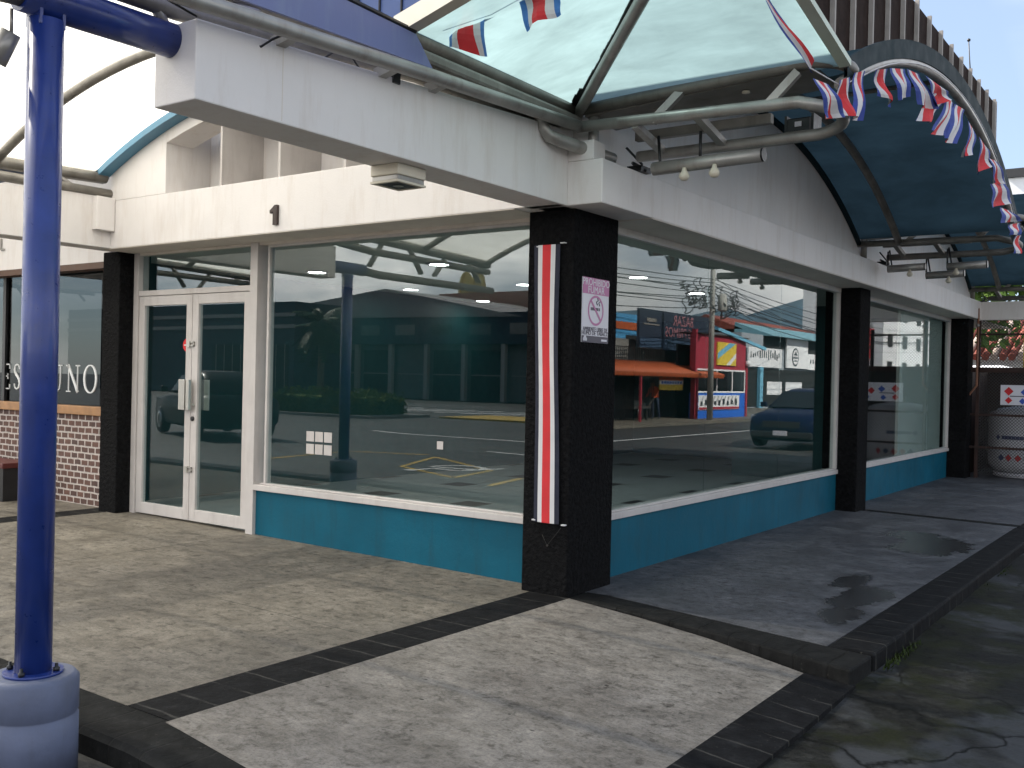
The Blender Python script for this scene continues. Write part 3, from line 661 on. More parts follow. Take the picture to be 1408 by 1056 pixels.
for k,y0 in enumerate((0,6.0,12.05)):
    t=thing('truss_bracket',lab[k],'truss',(.9,y0+.15,2.95)); tm=M['tube'] if k==0 else M['tube_dark']
    ya,yb=y0-.12,y0+.40
    mb=MB(); uloop(mb,.08,1.54,ya,yb-.16,3.085 if k==0 else 3.06,3.04,.036,2.935); part('lower_loop',mb,tm,t)
    mb=MB(); uloop(mb,.06,1.56,ya+.03,yb-.05,3.20,3.265,.036); part('upper_loop',mb,M['tube_dark'] if k else M['tube_dark'],t)
    part('gutter',MB().add([(.1,ya+.05,3.16),(1.6,ya+.05,3.23),(1.6,yb-.06,3.23),(.1,yb-.06,3.16),(.1,ya+.05,3.185),(1.6,ya+.05,3.255),(1.6,yb-.06,3.255),(.1,yb-.06,3.185)],[(0,3,2,1),(4,5,6,7),(0,1,5,4),(1,2,6,5),(2,3,7,6),(3,0,4,7)]),M['tube_dark'],t)
    part('outlet',MB().lathe([(.022,0),(.026,-.012),(.0,-.014)],(1.15,y0+.06,3.205),10),M['cream'],t)
    for x,x2 in ((.62,.80),(1.36,1.52)): part('strut',MB().bar((x,ya,3.05),(x2,ya+.03,3.22),.05,.045),tm,t)
    for x in (.50,.92): part('rung',MB().bar((x,ya,3.045),(x+.02,yb-.16,2.94),.05,.04),tm,t)
    part('post',MB().tube([(.14,y0-.02,2.86),(.14,y0-.02,3.2)],.036,8),tm,t)
    part('back_bar',MB().bar((.25,yb-.04,3.10),(1.2,yb-.04,3.10),.05,.06),M['tube_dark'],t)
    part('foot_clutter',MB().tube([(.27,y0+.3,2.90),(.22,y0+.36,2.93),(.30,y0+.42,2.88)],.012,5).tube([(.25,y0+.22,3.0),(.30,y0+.35,2.91),(.24,y0+.46,2.89)],.009,5).box(.18,.29,y0+.36,y0+.5,2.872,2.91),M['black'],t)
part('elbow_pipe',MB().tube([(.0,-.44,3.12),(.005,-.43,3.07),(.015,-.42,3.02),(.035,-.395,2.98),(.07,-.33,2.962),(.12,.05,2.945),(.16,.2,2.93)],.042,12),M['tube'],thing('drain_pipe','bent silver drain pipe lying on top of the white beam at the corner','pipe',(.06,-.4,2.95)))
# tube lamps hung below the trusses
def tube_lamp(x0,x1,y,z,label,bulbs):
    t=thing('tube_lamp',label,'lamp',((x0+x1)/2,y,z)); part('body',MB().tube([(x0,y,z),(x1,y,z+.01)],.042,14),M['tube'],t)
    part('hanger',MB().tube([(x0+.05,y,z),(x0+.0,y+.06,z+.22)],.01,6).tube([(x1-.4,y,z),(x1-.4,y,z+.2)],.01,6),M['black'],t)
    part('end_cap',MB().lathe([(.041,0),(.041,.012)],(x1,y,z+.01),14,0,(1,0,.02)),M['black'],t)
    for b in bulbs:
        part('bulb',MB().lathe([(.012,.0),(.016,-.02),(.032,-.045),(.034,-.06),(.02,-.078),(.0,-.08)],(b,y-.03,z-.02),12),M['cream'],t)
tube_lamp(.55,1.27,.04,2.795,'silver tube lamp with two bulbs under the near truss',(.78,.98))
tube_lamp(.35,.75,6.2,2.80,'left dark tube lamp under the middle truss',(.6,))
tube_lamp(.70,1.10,6.5,2.74,'lowest dark tube lamp under the middle truss',(.95,))
tube_lamp(1.0,1.4,6.15,2.79,'right dark tube lamp under the middle truss',(1.1,))
fl=thing('floodlight','black square floodlight clamped to the rounded end of the near truss','floodlight',(1.40,.30,2.98))
part('housing',MB().box(1.325,1.475,.27,.34,2.965,3.06),M['black'],fl,bevel=.008); part('lens',MB().box(1.38,1.42,.262,.269,3.005,3.035),M['signwhite'],fl); part('bracket',MB().box(1.31,1.325,.28,.42,2.97,3.08).box(1.475,1.49,.28,.42,2.97,3.08),M['black'],fl)

# ------------------------------------------------------------------ blue poles
def pole(x,y,ztop,zb,label,cross):
    p=thing('canopy_pole',label,'pole',(x,y,-.1),'blue canopy poles')
    part('shaft',MB().tube([(x,y,zb-.02),(x,y,ztop)],.066,28),M['blue_pole'],p)
    part('base',MB().lathe([(.165,-.1),(.165,zb-.165),(.158,zb-.158),(.158,zb-.150),(.165,zb-.143),(.165,zb-.02),(.150,zb-.002),(.142,zb)],(x,y,0),40),M['pole_base'],p)
    part('base_plate',MB().lathe([(.108,zb),(.108,zb+.010)],(x,y,0),24),M['blue_pole'],p)
    for k in range(4):
        a=.6+k*math.pi/2; part('bolt',MB().lathe([(.012,0),(.012,.014),(.006,.016),(.006,.03)],(x+.09*math.cos(a),y+.09*math.sin(a),zb+.01),6),M['black'],p)
    for dy in (-.045,.045): part('saddle_plate',MB().box(x-.05,x+.05,y+dy-.006,y+dy+.006,ztop-.03,ztop+.07),M['blue_pole'],p)
    part('crossbar',MB().tube([(x,cross[0],cross[2]),(x,cross[1],cross[3])],.073,28),M['blue_pole'],p)
    part('crossbar_end',MB().tube([(x,-5.55,cross[2]-.03),(x,cross[0]-.26,cross[2]-.03),(x,cross[0]-.0,cross[2]-.005)],.05,20),M['tube_dark'],p)
    return p
pole(-.17,-3.555,2.775,.28,'near blue steel pole on a round grey base at the left edge',(-3.66,-2.995,2.855,2.86))
pole(-5.16,-2.63,2.66,.42,'second blue steel pole, seen only mirrored in the left window',(-2.9,-2.32,2.74,2.74))
sl=thing('spotlight','small silver cylinder spotlight hanging left of the near blue pole','spotlight',(-.27,-3.68,2.62))
d=V((-.25,-.12,-1)).normalized()
part('can',MB().tube([V((-.235,-3.655,2.715)),V((-.235,-3.655,2.715))+V((-.05,-.03,-.115))],.037,16),M['tube'],sl)
part('stem',MB().tube([(-.225,-3.66,2.80),(-.232,-3.655,2.71)],.007,6),M['tube'],sl)
# soffit lamp under the beam
lp=thing('soffit_lamp','square cream lamp box under the white cantilever beam','lamp',(-.16,-1.54,2.5))
part('housing',MB().box(-.275,-.075,-1.66,-1.43,2.525,2.586),M['cream'],lp,bevel=.006)
part('skirt',MB().box(-.268,-.082,-1.653,-1.437,2.498,2.5245),M['tube'],lp,bevel=.003)
part('rim',MB().box(-.275,-.25,-1.66,-1.43,2.486,2.4975).box(-.10,-.075,-1.66,-1.43,2.486,2.4975).box(-.25,-.10,-1.66,-1.635,2.486,2.4975).box(-.25,-.10,-1.455,-1.43,2.486,2.4975),M['cream'],lp)
part('lens',MB().box(-.25,-.10,-1.635,-1.455,2.489,2.4975),M['black'],lp)
part('reflector',MB().lathe([(.03,-.003),(.02,.0)],(-.175,-1.545,2.488),14),M['steel_door'],lp)

# ------------------------------------------------------------------ flags, signs
# ribbon flag on the corner pillar (stripes lengthwise)
fb=thing('flag_banner','long vertical red, white and navy ribbon flag tied to the corner pillar','flag',(-.17,-.02,.47))
mb=MB(); xs=[0,.16,.335,.66,.83,1.0]; rows=40; vs=[]; fs=[]
for lay in (0,1):
    for i in range(rows+1):
        for u in xs:
            f=i/rows; z=.485+(2.352-.485)*f; xc=-.205+.045*(1-f); w=.205-.02*math.sin(f*math.pi)
            vs.append((xc+(u-.5)*w+.0025*math.sin(f*7),-.020-.006*math.sin(u*math.pi)-.004*math.sin(f*9+u*2)-.003*(1-lay),z))
K=rows*6+6
for k,mi in enumerate((0,1,2,1,0)):
    mb.add([],[],0)
b0=0; mb.v=vs
for i in range(rows):
    for k,mi in enumerate((0,1,2,1,0)):
        q=(i*6+k,i*6+k+1,(i+1)*6+k+1,(i+1)*6+k)
        mb.f+= [list(q),[K+t for t in q[::-1]]]; mb.m+=[mi,mi]; mb.s+=[True,True]
part('cloth',mb,[M['navy'],M['flagwhite'],M['red']],fb)
part('clip',MB().box(-.095,-.06,-.03,-.002,2.355,2.362).box(-.285,-.27,-.03,-.002,2.34,2.347).box(-.04,-.012,-.03,-.002,.478,.486).box(-.275,-.247,-.03,-.002,.492,.50),M['flagwhite'],fb)
part('tie_string',MB().tube([(-.05,-.012,.46),(-.16,-.008,.33)],.0012,5).tube([(-.16,-.008,.33),(-.20,-.01,.40)],.0012,5).lathe([(.007,0),(.007,.008)],(-.16,-.002,.33),8,0,(0,-1,0)),M['galv'],fb)
# no smoking sign
ns=thing('no_smoking_sign','white no smoking sign with faded pink header on the corner pillar','sign',(.004,.28,1.70))
RX=Matrix.Rotation(R(90),4,'Z')@Matrix.Rotation(R(90),4,'X')
def TM(x,y,z): return Matrix.Translation((x,y,z))@RX      # text facing +x, reading along +y
part('board',MB().box(.0,.006,.105,.455,1.705,2.145),M['signwhite'],ns)
part('header',MB().box(.006,.0075,.105,.455,2.035,2.145),M['pink'],ns)
part('footer',MB().box(.006,.0075,.105,.455,1.705,1.75),M['signgrey'],ns)
mb=MB(); mb.text('PROHIBIDO',.068,TM(.0085,.28,2.114),.002); mb.text('FUMAR',.068,TM(.0085,.28,2.062),.002); part('lettering',mb,M['signwhite'],ns)
mb=MB(); mb.text('AMBIENTE LIBRE DE',.040,TM(.0075,.28,1.795),.002,0,'CENTER',.92); mb.text('HUMO DE TABACO',.040,TM(.0075,.28,1.768),.002); part('lettering',mb,M['signgrey'],ns)
mb=MB(); 
for i in range(32):
    a,b=2*math.pi*i/32,2*math.pi*(i+1)/32
    P_=lambda r,t:(.0078,.28+r*1.0*math.cos(t),1.925+r*math.sin(t))
    mb.add([P_(.088,a),P_(.088,b),P_(.104,b),P_(.104,a)],[(0,1,2,3)][:1] and [(3,2,1,0)])
mb.bar((.0082,.28-.068,1.925+.068),(.0082,.28+.068,1.925-.068),.0014,.016,0,(0,1,1))
part('ban_ring',mb,M['pink'],ns)
mb=MB(); mb.box(.0062,.0074,.215,.315,1.925,1.945).box(.0062,.0074,.322,.335,1.925,1.945); mb.tube([(.007,.30,1.965),(.007,.285,1.985),(.007,.31,1.995),(.007,.30,2.012)],.004,5); mb.tube([(.007,.33,1.96),(.007,.318,1.98),(.007,.337,1.99)],.004,5); part('cigarette',mb,M['signgrey'],ns)
mb=MB(); mb.box(.0075,.0085,.12,.17,1.715,1.735).lathe([(.018,0),(.018,.001)],(.0075,.145,1.733),10,0,(1,0,0)).box(.0075,.0085,.36,.435,1.718,1.732); part('logo',mb,M['signwhite'],ns)

# bunting
AF=[[(-0.218, 3.143), (-0.042, 3.205), (0.133, 3.011), (-0.158, 2.973)], [(0.079, 3.262), (0.282, 3.327), (0.201, 3.017), (0.017, 3.004)], [(0.388, 3.356), (0.629, 3.426), (0.787, 3.229), (0.51, 3.238)], [(0.845, 3.496), (1.208, 3.584), (1.248, 3.411), (1.009, 3.328)], [(1.208, 3.584), (1.513, 3.629), (1.995, 3.499), (1.437, 3.403)], [(1.538, 3.623), (2.144, 3.673), (2.351, 3.658), (1.914, 3.499)], [(1.977, 3.669), (2.349, 3.67), (1.847, 3.363), (1.472, 3.308)], [(2.348, 3.684), (2.563, 3.682), (2.237, 3.357), (1.8, 3.307)], [(2.563, 3.675), (2.916, 3.711), (2.537, 3.36), (2.182, 3.332)], [(3.127, 3.673), (3.346, 3.648), (3.264, 3.423), (2.927, 3.334)], [(3.461, 3.613), (3.774, 3.587), (4.073, 3.489), (3.428, 3.283)], [(3.864, 3.512), (4.236, 3.552), (4.66, 3.415), (4.095, 3.333)], [(4.101, 3.326), (4.764, 3.45), (5.157, 3.318), (4.129, 3.114)], [(4.603, 3.194), (5.126, 3.24), (5.663, 3.214), (4.547, 3.038)], [(4.98, 3.086), (5.665, 3.198), (5.593, 3.066), (5.035, 2.991)], [(5.417, 3.034), (5.776, 3.082), (5.76, 2.885), (5.487, 2.868)], [(-0.603, 3.056), (-0.364, 3.086), (-0.141, 2.958), (-0.451, 2.886)]]
ords='first second third fourth fifth sixth seventh eighth ninth tenth eleventh twelfth thirteenth fourteenth fifteenth sixteenth'.split()
def flag(q,label,x=None,light=False,seed=0,twist=.03):
    """small cloth: q = four corners (top left, top right, bottom right, bottom left) as 3D points"""
    rnd=random.Random(seed); a,b,c,d=[V(p) for p in q]; ph=rnd.random()*6; nrm=(b-a).cross(d-a)
    if nrm.length<1e-6: nrm=V((1,0,0))
    nrm.normalize(); bands=[(0,.14,0),(.14,.32,1),(.32,.68,2),(.68,.86,1),(.86,1,0)]; mb=MB(); rows=8
    def P_(u,v):
        p=(a*(1-u)+b*u)*(1-v)+(d*(1-u)+c*u)*v
        return p+nrm*(twist*math.sin(u*7+ph+v*2.2)*v+.5*twist*math.sin(v*6+ph))
    for (u0,u1,mi) in bands:
        for k in range(2):
            ua=u0+(u1-u0)*k/2; ub=u0+(u1-u0)*(k+1)/2
            for i in range(rows): mb.add([P_(ua,i/rows),P_(ub,i/rows),P_(ub,(i+1)/rows),P_(ua,(i+1)/rows)],[(0,1,2,3)],mi,True)
    return mb.build('bunting_flag',[M['flaglight' if light else 'flagblue'],M['flagwhite'],M['red']],label=label,cat='flag',group='small striped flags on the bunting')
for i,q in enumerate(AF):
    if i<16: l='small striped flag, %s from the corner along the dark canopy rim'%ords[i]
    else: l='twisted striped flag hanging by the rounded end of the near truss'
    flag([(1.785+.012*(i%3),y,z-.045) for y,z in q],l,seed=i,twist=.03)
flag([(1.70,-1.20,3.37),(1.72,-1.13,3.27),(1.72,-.40,3.10),(1.70,-.47,3.20)],'striped flag wound tightly along the edge of the aqua canopy',seed=40,twist=.02)
flag([(.14,-1.5,3.37),(.335,-1.5,3.42),(.392,-1.5,3.106),(.121,-1.5,3.209)],'left of two striped flags under the aqua corner canopy',seed=21,light=True)
flag([(.546,-1.5,3.43),(.80,-1.5,3.38),(.827,-1.5,3.245),(.618,-1.5,3.20)],'right of two striped flags under the aqua corner canopy',seed=22,light=True)
bs=MB(); arcp=arc_pts(YB,RB,ZB,.1,5.75,24)
bs.tube([(.05,-1.6,3.36),(.3,-1.52,3.42),(.8,-1.52,3.44),(1.3,-1.5,3.40),(1.7,-1.15,3.32),(1.7,-.4,3.13),(1.77,-.1,3.10)]+[(1.775,y,z-.13) for y,z in arcp[1:]],.004,5)
bs.build('bunting_string',M['flagwhite'],label='thin white string the small flags hang from along the canopies',cat='string')

# ------------------------------------------------------------------ cafe next door
cafe=thing('cafe_building','neighbouring cafe with small brown bricks below its window and white lettering','building',(-8,3,0))
YC=.15
part('wall',MB().box(-10.4,-5.445,YC,YC+.2,-.1,.975),M['brick'],cafe)
part('sill',MB().box(-10.4,-5.447,YC-.04,YC+.22,.976,1.065),M['wood'],cafe,bevel=.006)
part('header',MB().box(-10.05,-5.302,YC-.05,YC+.25,2.52,3.5),M['white'],cafe)
part('header_trim',MB().box(-10.05,-5.446,YC-.06,YC+.1,2.455,2.519),paint('brown_trim',(.10,.05,.03),.6),cafe)
cw=part('window',MB().box(-5.50,-5.447,YC+.05,YC+.12,1.066,2.454),M['black'],cafe); part('mullion',MB().box(-7.72,-7.66,YC+.05,YC+.12,1.066,2.454),M['black'],cw)
part('pane',MB().box(-10.4,-5.50,YC+.08,YC+.086,1.066,2.454),M['glass_dark'],cw)
mb=MB(); mb.text('L',.19,Matrix.Translation((-7.55,YC-.06,2.80))@Matrix.Rotation(R(90),4,'X'),.02); part('sign_letter',mb,M['tube'],cafe)
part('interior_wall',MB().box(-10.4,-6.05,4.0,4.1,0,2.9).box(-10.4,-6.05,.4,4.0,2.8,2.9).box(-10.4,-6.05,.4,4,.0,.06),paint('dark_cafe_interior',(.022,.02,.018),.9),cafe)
part('shelf',MB().box(-9.6,-6.1,3.4,3.9,.06,1.2).box(-9.6,-6.1,3.6,3.9,1.6,1.65),M['wood'],cafe)
mb=MB()
def glyph(ch,x,z,w,h):
    t,thn=.028,.010; y0,y1=YC+.068,YC+.078
    B=lambda xa,xb,za,zb: mb.box(x+xa*w,x+xb*w,y0,y1,z+za*h,z+zb*h)
    def stroke(pts,ws):
        for i in range(len(pts)-1):
            (xa,za),(xb,zb)=pts[i],pts[i+1]; a=V((x+xa*w,0,z+za*h)); b=V((x+xb*w,0,z+zb*h)); d=(b-a).normalized(); s=V((-d.z,0,d.x))
            q=[a+s*ws[i]/2,a-s*ws[i]/2,b-s*ws[i+1]/2,b+s*ws[i+1]/2]
            mb.add([(p.x,y0,p.z) for p in q]+[(p.x,y1,p.z) for p in q],[(0,1,2,3),(7,6,5,4),(0,4,5,1),(1,5,6,2),(2,6,7,3),(3,7,4,0)])
    sf=.045
    if ch=='E': B(.15,.15+t/w,0,1); B(.05,.92,0,sf); B(.05,.92,1-sf,1); B(.15,.7,.49,.49+sf); B(.87,.92,0,.2); B(.87,.92,.8,1); B(.66,.70,.4,.62)
    elif ch=='S':
        pts=[(.82,.80),(.72,.93),(.5,.99),(.27,.92),(.20,.76),(.32,.62),(.55,.52),(.75,.40),(.82,.24),(.72,.08),(.48,.01),(.25,.08),(.17,.22)]
        stroke(pts,[thn,thn,thn,.016,.024,.028,.030,.028,.024,.016,thn,thn,thn])
    elif ch=='U':
        stroke([(.2,1),(.2,.3),(.26,.1),(.42,.01),(.6,.01),(.76,.1),(.82,.3),(.82,1)],[t,t,.022,thn,thn,thn,thn,thn]); B(.05,.36,1-sf,1); B(.70,.95,1-sf,1)
    elif ch=='N':
        stroke([(.2,0),(.2,1)],[thn,thn]); stroke([(.16,1),(.84,0)],[t*1.1,t*1.1]); stroke([(.82,0),(.82,1)],[thn,thn]); B(.05,.33,0,sf); B(.03,.22,1-sf,1); B(.70,.96,1-sf,1)
    elif ch=='O':
        pts=[(.5+.40*math.cos(a),.5+.5*math.sin(a)) for a in [2*math.pi*i/24 for i in range(25)]]
        stroke(pts,[.010+.020*abs(math.cos(2*math.pi*i/24)) for i in range(25)])
    elif ch=='A':
        stroke([(.1,0),(.5,1)],[thn,thn]); stroke([(.5,1),(.9,0)],[t,t]); B(.25,.75,.32,.32+sf); B(0,.24,0,sf); B(.74,1.02,0,sf)
    elif ch=='Y':
        stroke([(.1,1),(.5,.48)],[t,t]); stroke([(.9,1),(.5,.48)],[thn,thn]); stroke([(.5,.5),(.5,0)],[t,t]); B(0,.26,1-sf,1); B(.74,1,1-sf,1); B(.34,.66,0,sf)
    elif ch=='D':
        B(.15,.15+t/w,0,1); stroke([(.1,1),(.5,.99),(.78,.85),(.88,.5),(.78,.15),(.5,.01),(.1,0)],[thn,thn,.02,t,.02,thn,thn])
for ch,xc,w in (('D',-7.88,.22),('E',-7.60,.19),('S',-7.37,.17),('A',-7.11,.25),('Y',-6.84,.25),('U',-6.57,.25),('N',-6.25,.27),('O',-5.93,.27)): glyph(ch,xc-w/2-.06,1.20,w,.285)
part('lettering',mb,paint('white_vinyl',(.75,.75,.74),.5),cafe)
bn=thing('bench','dark red bench with black leg in front of the brick wall','bench',(-7.2,-.15,.05))
part('seat',MB().box(-8.3,-6.66,-.32,.02,.40,.455),paint('dark_red_paint',(.09,.015,.012),.45),bn,bevel=.008)
for x in (-6.72,-8.2): part('leg',MB().box(x-.035,x+.035,-.3,0,.06,.40),M['black'],bn)

# ------------------------------------------------------------------ gas cage at the far end
cg=thing('gas_cage','dark steel and chain-link gas cage closing the end of the walkway','cage',(1,12.6,0))
def rail(name,mb,m=M['rust']): return part(name,mb,m,cg)
rail('post',MB().box(-.06,-.02,12.18,12.22,0,2.15),M['frame']); rail('post',MB().box(.23,.28,12.0,12.06,0,2.56)); rail('post',MB().box(1.78,1.84,12.0,12.06,0,2.56)); rail('post',MB().box(1.78,1.84,14.4,14.46,0,2.56))
for z in (.50,1.03,1.74): rail('rail',MB().box(-.1,1.84,12.02,12.05,z-.018,z+.018))
rail('rail',MB().box(-.1,1.84,12.0,12.06,1.72,1.80)); rail('rail',MB().box(1.79,1.83,12.0,14.46,1.72,1.80)); rail('rail',MB().box(1.79,1.83,12.0,14.46,2.2,2.24)); rail('rail',MB().box(.2,1.84,12.02,12.05,2.32,2.35))
rail('mesh_panel',MB().box(.28,1.78,12.03,12.034,.05,2.56),M['mesh']); rail('mesh_panel',MB().box(1.81,1.814,12.06,14.4,.05,2.7),M['mesh'])
rail('dark_panel',MB().box(1.82,1.83,12.06,14.4,0,1.72)); rail('back_panel',MB().box(-.3,1.78,14.42,14.46,0,1.78)); rail('side_panel',MB().box(-.32,-.02,12.22,14.4,0,1.8))
rail('door_panel',MB().box(-.12,.02,12.10,12.16,0,1.80)); rail('roof_beam',MB().box(-.3,1.85,12.1,12.3,2.575,2.87),M['white']); 
rail('roof_panel',MB().box(-.3,1.85,12.3,14.5,2.80,2.86),M['tube_dark'])
rail('gas_pipe',MB().tube([(.10,11.98,0),(.10,11.98,1.3),(.26,11.9,1.5),(.26,11.9,2.75)],.018,8),paint('copper_paint',(.22,.10,.06),.5))
rail('valve',MB().lathe([(.02,0),(.03,.02),(.02,.05)],(.26,11.87,2.45),8),M['tube'])
tk=thing('gas_tank','big pale gas tank with hazard diamonds behind the mesh','gas tank',(.95,12.8,0))
part('vessel',MB().lathe([(.30,.06),(.52,.10),(.60,.2),(.61,.3),(.61,.95),(.58,1.05),(.45,1.13),(.2,1.17)],(.88,12.95,0),36),M['tank'],tk)
part('foot_ring',MB().lathe([(.5,0),(.52,.01),(.52,.07),(.5,.075)],(.88,12.95,0),30),M['signwhite'],tk)
part('valve',MB().lathe([(.1,1.16),(.1,1.26),(.04,1.27),(.04,1.34)],(.88,12.95,0),12),M['tube'],tk)
def on_tank(a,z,r=.613): return V((.88+r*math.sin(a),12.95-r*math.cos(a),z))
def decal(mb,a,z,sx,sz,diamond=False,mi=0):
    c=on_tank(a,z); t=V((math.cos(a),math.sin(a),0)); u=V((0,0,1)); n=V((math.sin(a),-math.cos(a),0))*.004
    q=[c+t*sx*i+u*sz*j+n for i,j in (((0,-1),(1,0),(0,1),(-1,0)) if diamond else ((-1,-1),(1,-1),(1,1),(-1,1)))]
    mb.add(q,[(0,1,2,3)],mi)
mb=MB()
for i,a in enumerate((-.55,-.33,-.10,.12,.35)): decal(mb,a,.33,.055,.06,True,1 if i in (1,2,4) else 0)
decal(mb,-.66,.66,.05,.05,True); 
for i in range(7): decal(mb,-.50+i*.095,.66,.028,.028)
for i in range(4): decal(mb,-.4+i*.1,.47,.035,.008)
part('decal',mb,[paint('navy_ink',(.02,.03,.12),.5),M['red']],tk)
hs=thing('hazard_sign','white panel with red and blue hazard diamonds on the gas cage','sign',(.93,12,1.2))
part('board',MB().box(.60,1.30,11.985,12.0,1.20,1.52),M['signwhite'],hs)
mb=MB()
for cx,cz,r,mi in ((.72,1.42,.07,0),(.72,1.275,.055,0),(.95,1.41,.06,1),(.92,1.265,.05,1),(1.12,1.38,.06,0),(1.2,1.27,.05,1)):
    mb.add([(cx,11.981,cz-r),(cx+r,11.981,cz),(cx,11.981,cz+r),(cx-r,11.981,cz)],[(0,1,2,3)],mi)
mb.box(.74,.98,11.98,11.984,1.335,1.35,2)
part('diamond',mb,[M['red'],paint('hazard_blue',(.03,.08,.4),.5),M['signgrey']],hs)

# ------------------------------------------------------------------ across the side street (mirrored in the long side window)
def simple(name,mb,mat,label,cat,group=None,bevel=0): return mb.build(name,mat,None,bevel,label,cat,group)
def leaves(mb,c,rad,n,size,seed,mi=0,flat=1.0):
    rnd=random.Random(seed); c=V(c)
    clumps=[V((rnd.gauss(0,.5),rnd.gauss(0,.5),rnd.gauss(0,.5))) for _ in range(max(6,n//60))]
    for i in range(n):
        k=rnd.choice(clumps); q=k+V((rnd.gauss(0,.22),rnd.gauss(0,.22),rnd.gauss(0,.22)))
        if q.length>1.15: continue
        p=c+V((q.x*rad[0],q.y*rad[1],q.z*rad[2])); a=V((rnd.uniform(-1,1),rnd.uniform(-1,1),rnd.uniform(-1,1)))
        if a.length<.1: continue
        a.normalize(); b=a.orthogonal().normalized(); s=size*rnd.uniform(.6,1.3)
        mb.add([p-a*s,p-b*s*.45,p+a*s,p+b*s*.45],[(0,1,2,3)],mi)
    return mb
BL=paint('kiosk_blue',(.02,.13,.55),.5); RD=paint('kiosk_red',(.36,.03,.05),.55); YL=paint('board_yellow',(.72,.52,.06),.5)
TEAL2=paint('pale_blue_band',(.18,.45,.6),.5); ORG=paint('orange_roof_sheet',(.40,.085,.025),.6,var=.2,scale=6); GREY=paint('grey_render',(.19,.18,.165),.8,var=.2,scale=2,dirt=.4)
DKB=paint('dark_brown_wall',(.05,.028,.022),.8,var=.2); TILE=paint('old_red_tiles',(.24,.055,.035),.8,var=.35,scale=6,dirt=.4); BNW=paint('white_banner',(.78,.78,.78),.6,var=.05)
INK=paint('black_ink',(.03,.03,.035),.6); SKYB=paint('bright_blue_wall',(.07,.28,.50),.6,var=.12,dirt=.3); BILL=paint('dark_billboard',(.025,.035,.055),.5,var=.2); PINKL=paint('pink_letter_outline',(.34,.15,.17),.6)
SHADE=paint('dark_shop_inside',(.015,.017,.017),.8); CONC=paint('pole_concrete',(.34,.33,.30),.8,var=.12,dirt=.3)
RXM=Matrix.Rotation(R(-90),4,'Z')@Matrix.Rotation(R(90),4,'X')   # text facing -x
def TX(x,y,z): return Matrix.Translation((x,y,z))@RXM
simple('pavement',MB().box(12.2,40,8,52,-.3,-.02),M['patio'],None,None).__setitem__('kind','structure')
k=thing('kiosk','red and blue corner kiosk with yellow board, mirrored in the long side window','kiosk',(15,33.8,0))
part('base_wall',MB().box(13.5,13.75,31.3,36.45,-.05,1.03),BL,k); part('upper_wall',MB().box(13.5,13.75,31.3,36.45,2.02,3.42),RD,k)
part('post',MB().box(13.42,13.6,31.12,31.299,-.05,3.6),RD,k); part('post',MB().box(13.45,13.6,36.451,36.6,-.05,2.4),RD,k)
mb=MB(); frame_rect(mb,'y',31.35,36.4,1.03,2.02,13.48,13.54,.07); 
for y in (33.4,35.0): mb.box(13.48,13.54,y-.035,y+.035,1.10,1.95)
part('window_frame',mb,BNW,k); part('pane',MB().box(13.50,13.52,31.4,36.35,1.09,1.96),M['glass_dark'],k); part('inside',MB().box(14.3,14.4,31.35,36.4,0,3.0),SHADE,k)
part('board',MB().box(13.44,13.498,33.3,35.25,2.2,3.17),YL,k)
part('board_stripe',MB().prism([(33.32,2.7),(34.5,3.16),(35.2,3.16),(33.32,2.45)],0,13.436,13.439).prism([(34.2,2.21),(35.24,2.75),(35.24,2.55),(34.6,2.21)],0,13.436,13.439,1),[TEAL2,BNW],k)
part('banner',MB().box(13.46,13.498,31.6,35.75,.33,.93),BNW,k)
mb=MB()
for i in range(11): y=31.7+i*.37; mb.prism([(y,.5),(y+.14,.5),(y+.42,.9),(y+.28,.9)],0,13.453,13.457,1) if y<35.3 else None
for i in range(9): mb.box(13.448,13.452,31.75+i*.44,31.75+i*.44+.2,.5+.04*(i%2),.68+.05*(i%3))
mb.box(13.450,13.456,31.62,35.73,.345,.44,2); part('banner_print',mb,[INK,paint('banner_grey',(.4,.38,.38),.6),RD],k)
part('roof',MB().box(13.4,14.2,31.2,36.6,3.425,3.47),DKB,k)
part('light_globe',MB().lathe([(.0,0),(.1,.04),(.14,.14),(.1,.24),(0,.28)],(13.4,36.5,2.2),12),BNW,k)
part('blue_beam',MB().bar((13.4,32.8,3.75),(13.4,38.5,3.05),.1,.14),TEAL2,k)
k=thing('awning_shop','shop with orange corrugated awning beside the kiosk, mirrored in the window','shop',(15.5,27,0))
mb=MB()
for i in range(58):
    y=21.9+i*.2; mb.tube([(13.15,y,1.72),(14.7,y,2.16)],.10,6)
part('awning',mb,ORG,k); part('wall',MB().box(15.5,17.9,21.8,36.4,-.05,3.12),GREY,k)
part('front',MB().box(14.72,15.499,21.8,30.0,1.9,2.15).box(15.42,15.495,21.8,31.05,-.05,2.15),SHADE,k)
mb=MB()
for i in range(60): mb.box(13.98,14.0,21.9+i*.15,21.915+i*.15,.0,1.7) if i<46 else None
part('bars',mb,INK,k)
mb=MB()
for z in (2.3,2.75): mb.box(14.78,14.80,21.9,31.0,z,z+.025)
for i in range(62): mb.box(14.78,14.80,21.9+i*.15,21.92+i*.15,2.2,2.76)
part('railing',mb,M['galv'],k)
part('awning_post',MB().box(13.2,13.28,30.9,30.98,-.05,1.7).box(13.2,13.28,26.2,26.26,-.05,1.7),RD,k)
mb=MB().box(13.9,13.94,29.0,31.05,1.12,1.34).box(13.9,13.94,29.0,31.05,1.342,1.50,1)
for i in range(11): mb.prism([(29.0+i*.19,1.502),(29.19+i*.19,1.502),(29.08+i*.19+.05*(i%2),1.62+.08*(i%3))],0,13.9,13.94,2)
for i in range(8): mb.box(13.894,13.899,29.15+i*.23,29.3+i*.23,1.37,1.47,3)
part('flame_sign',mb,[YL,BNW,ORG,BL],k)
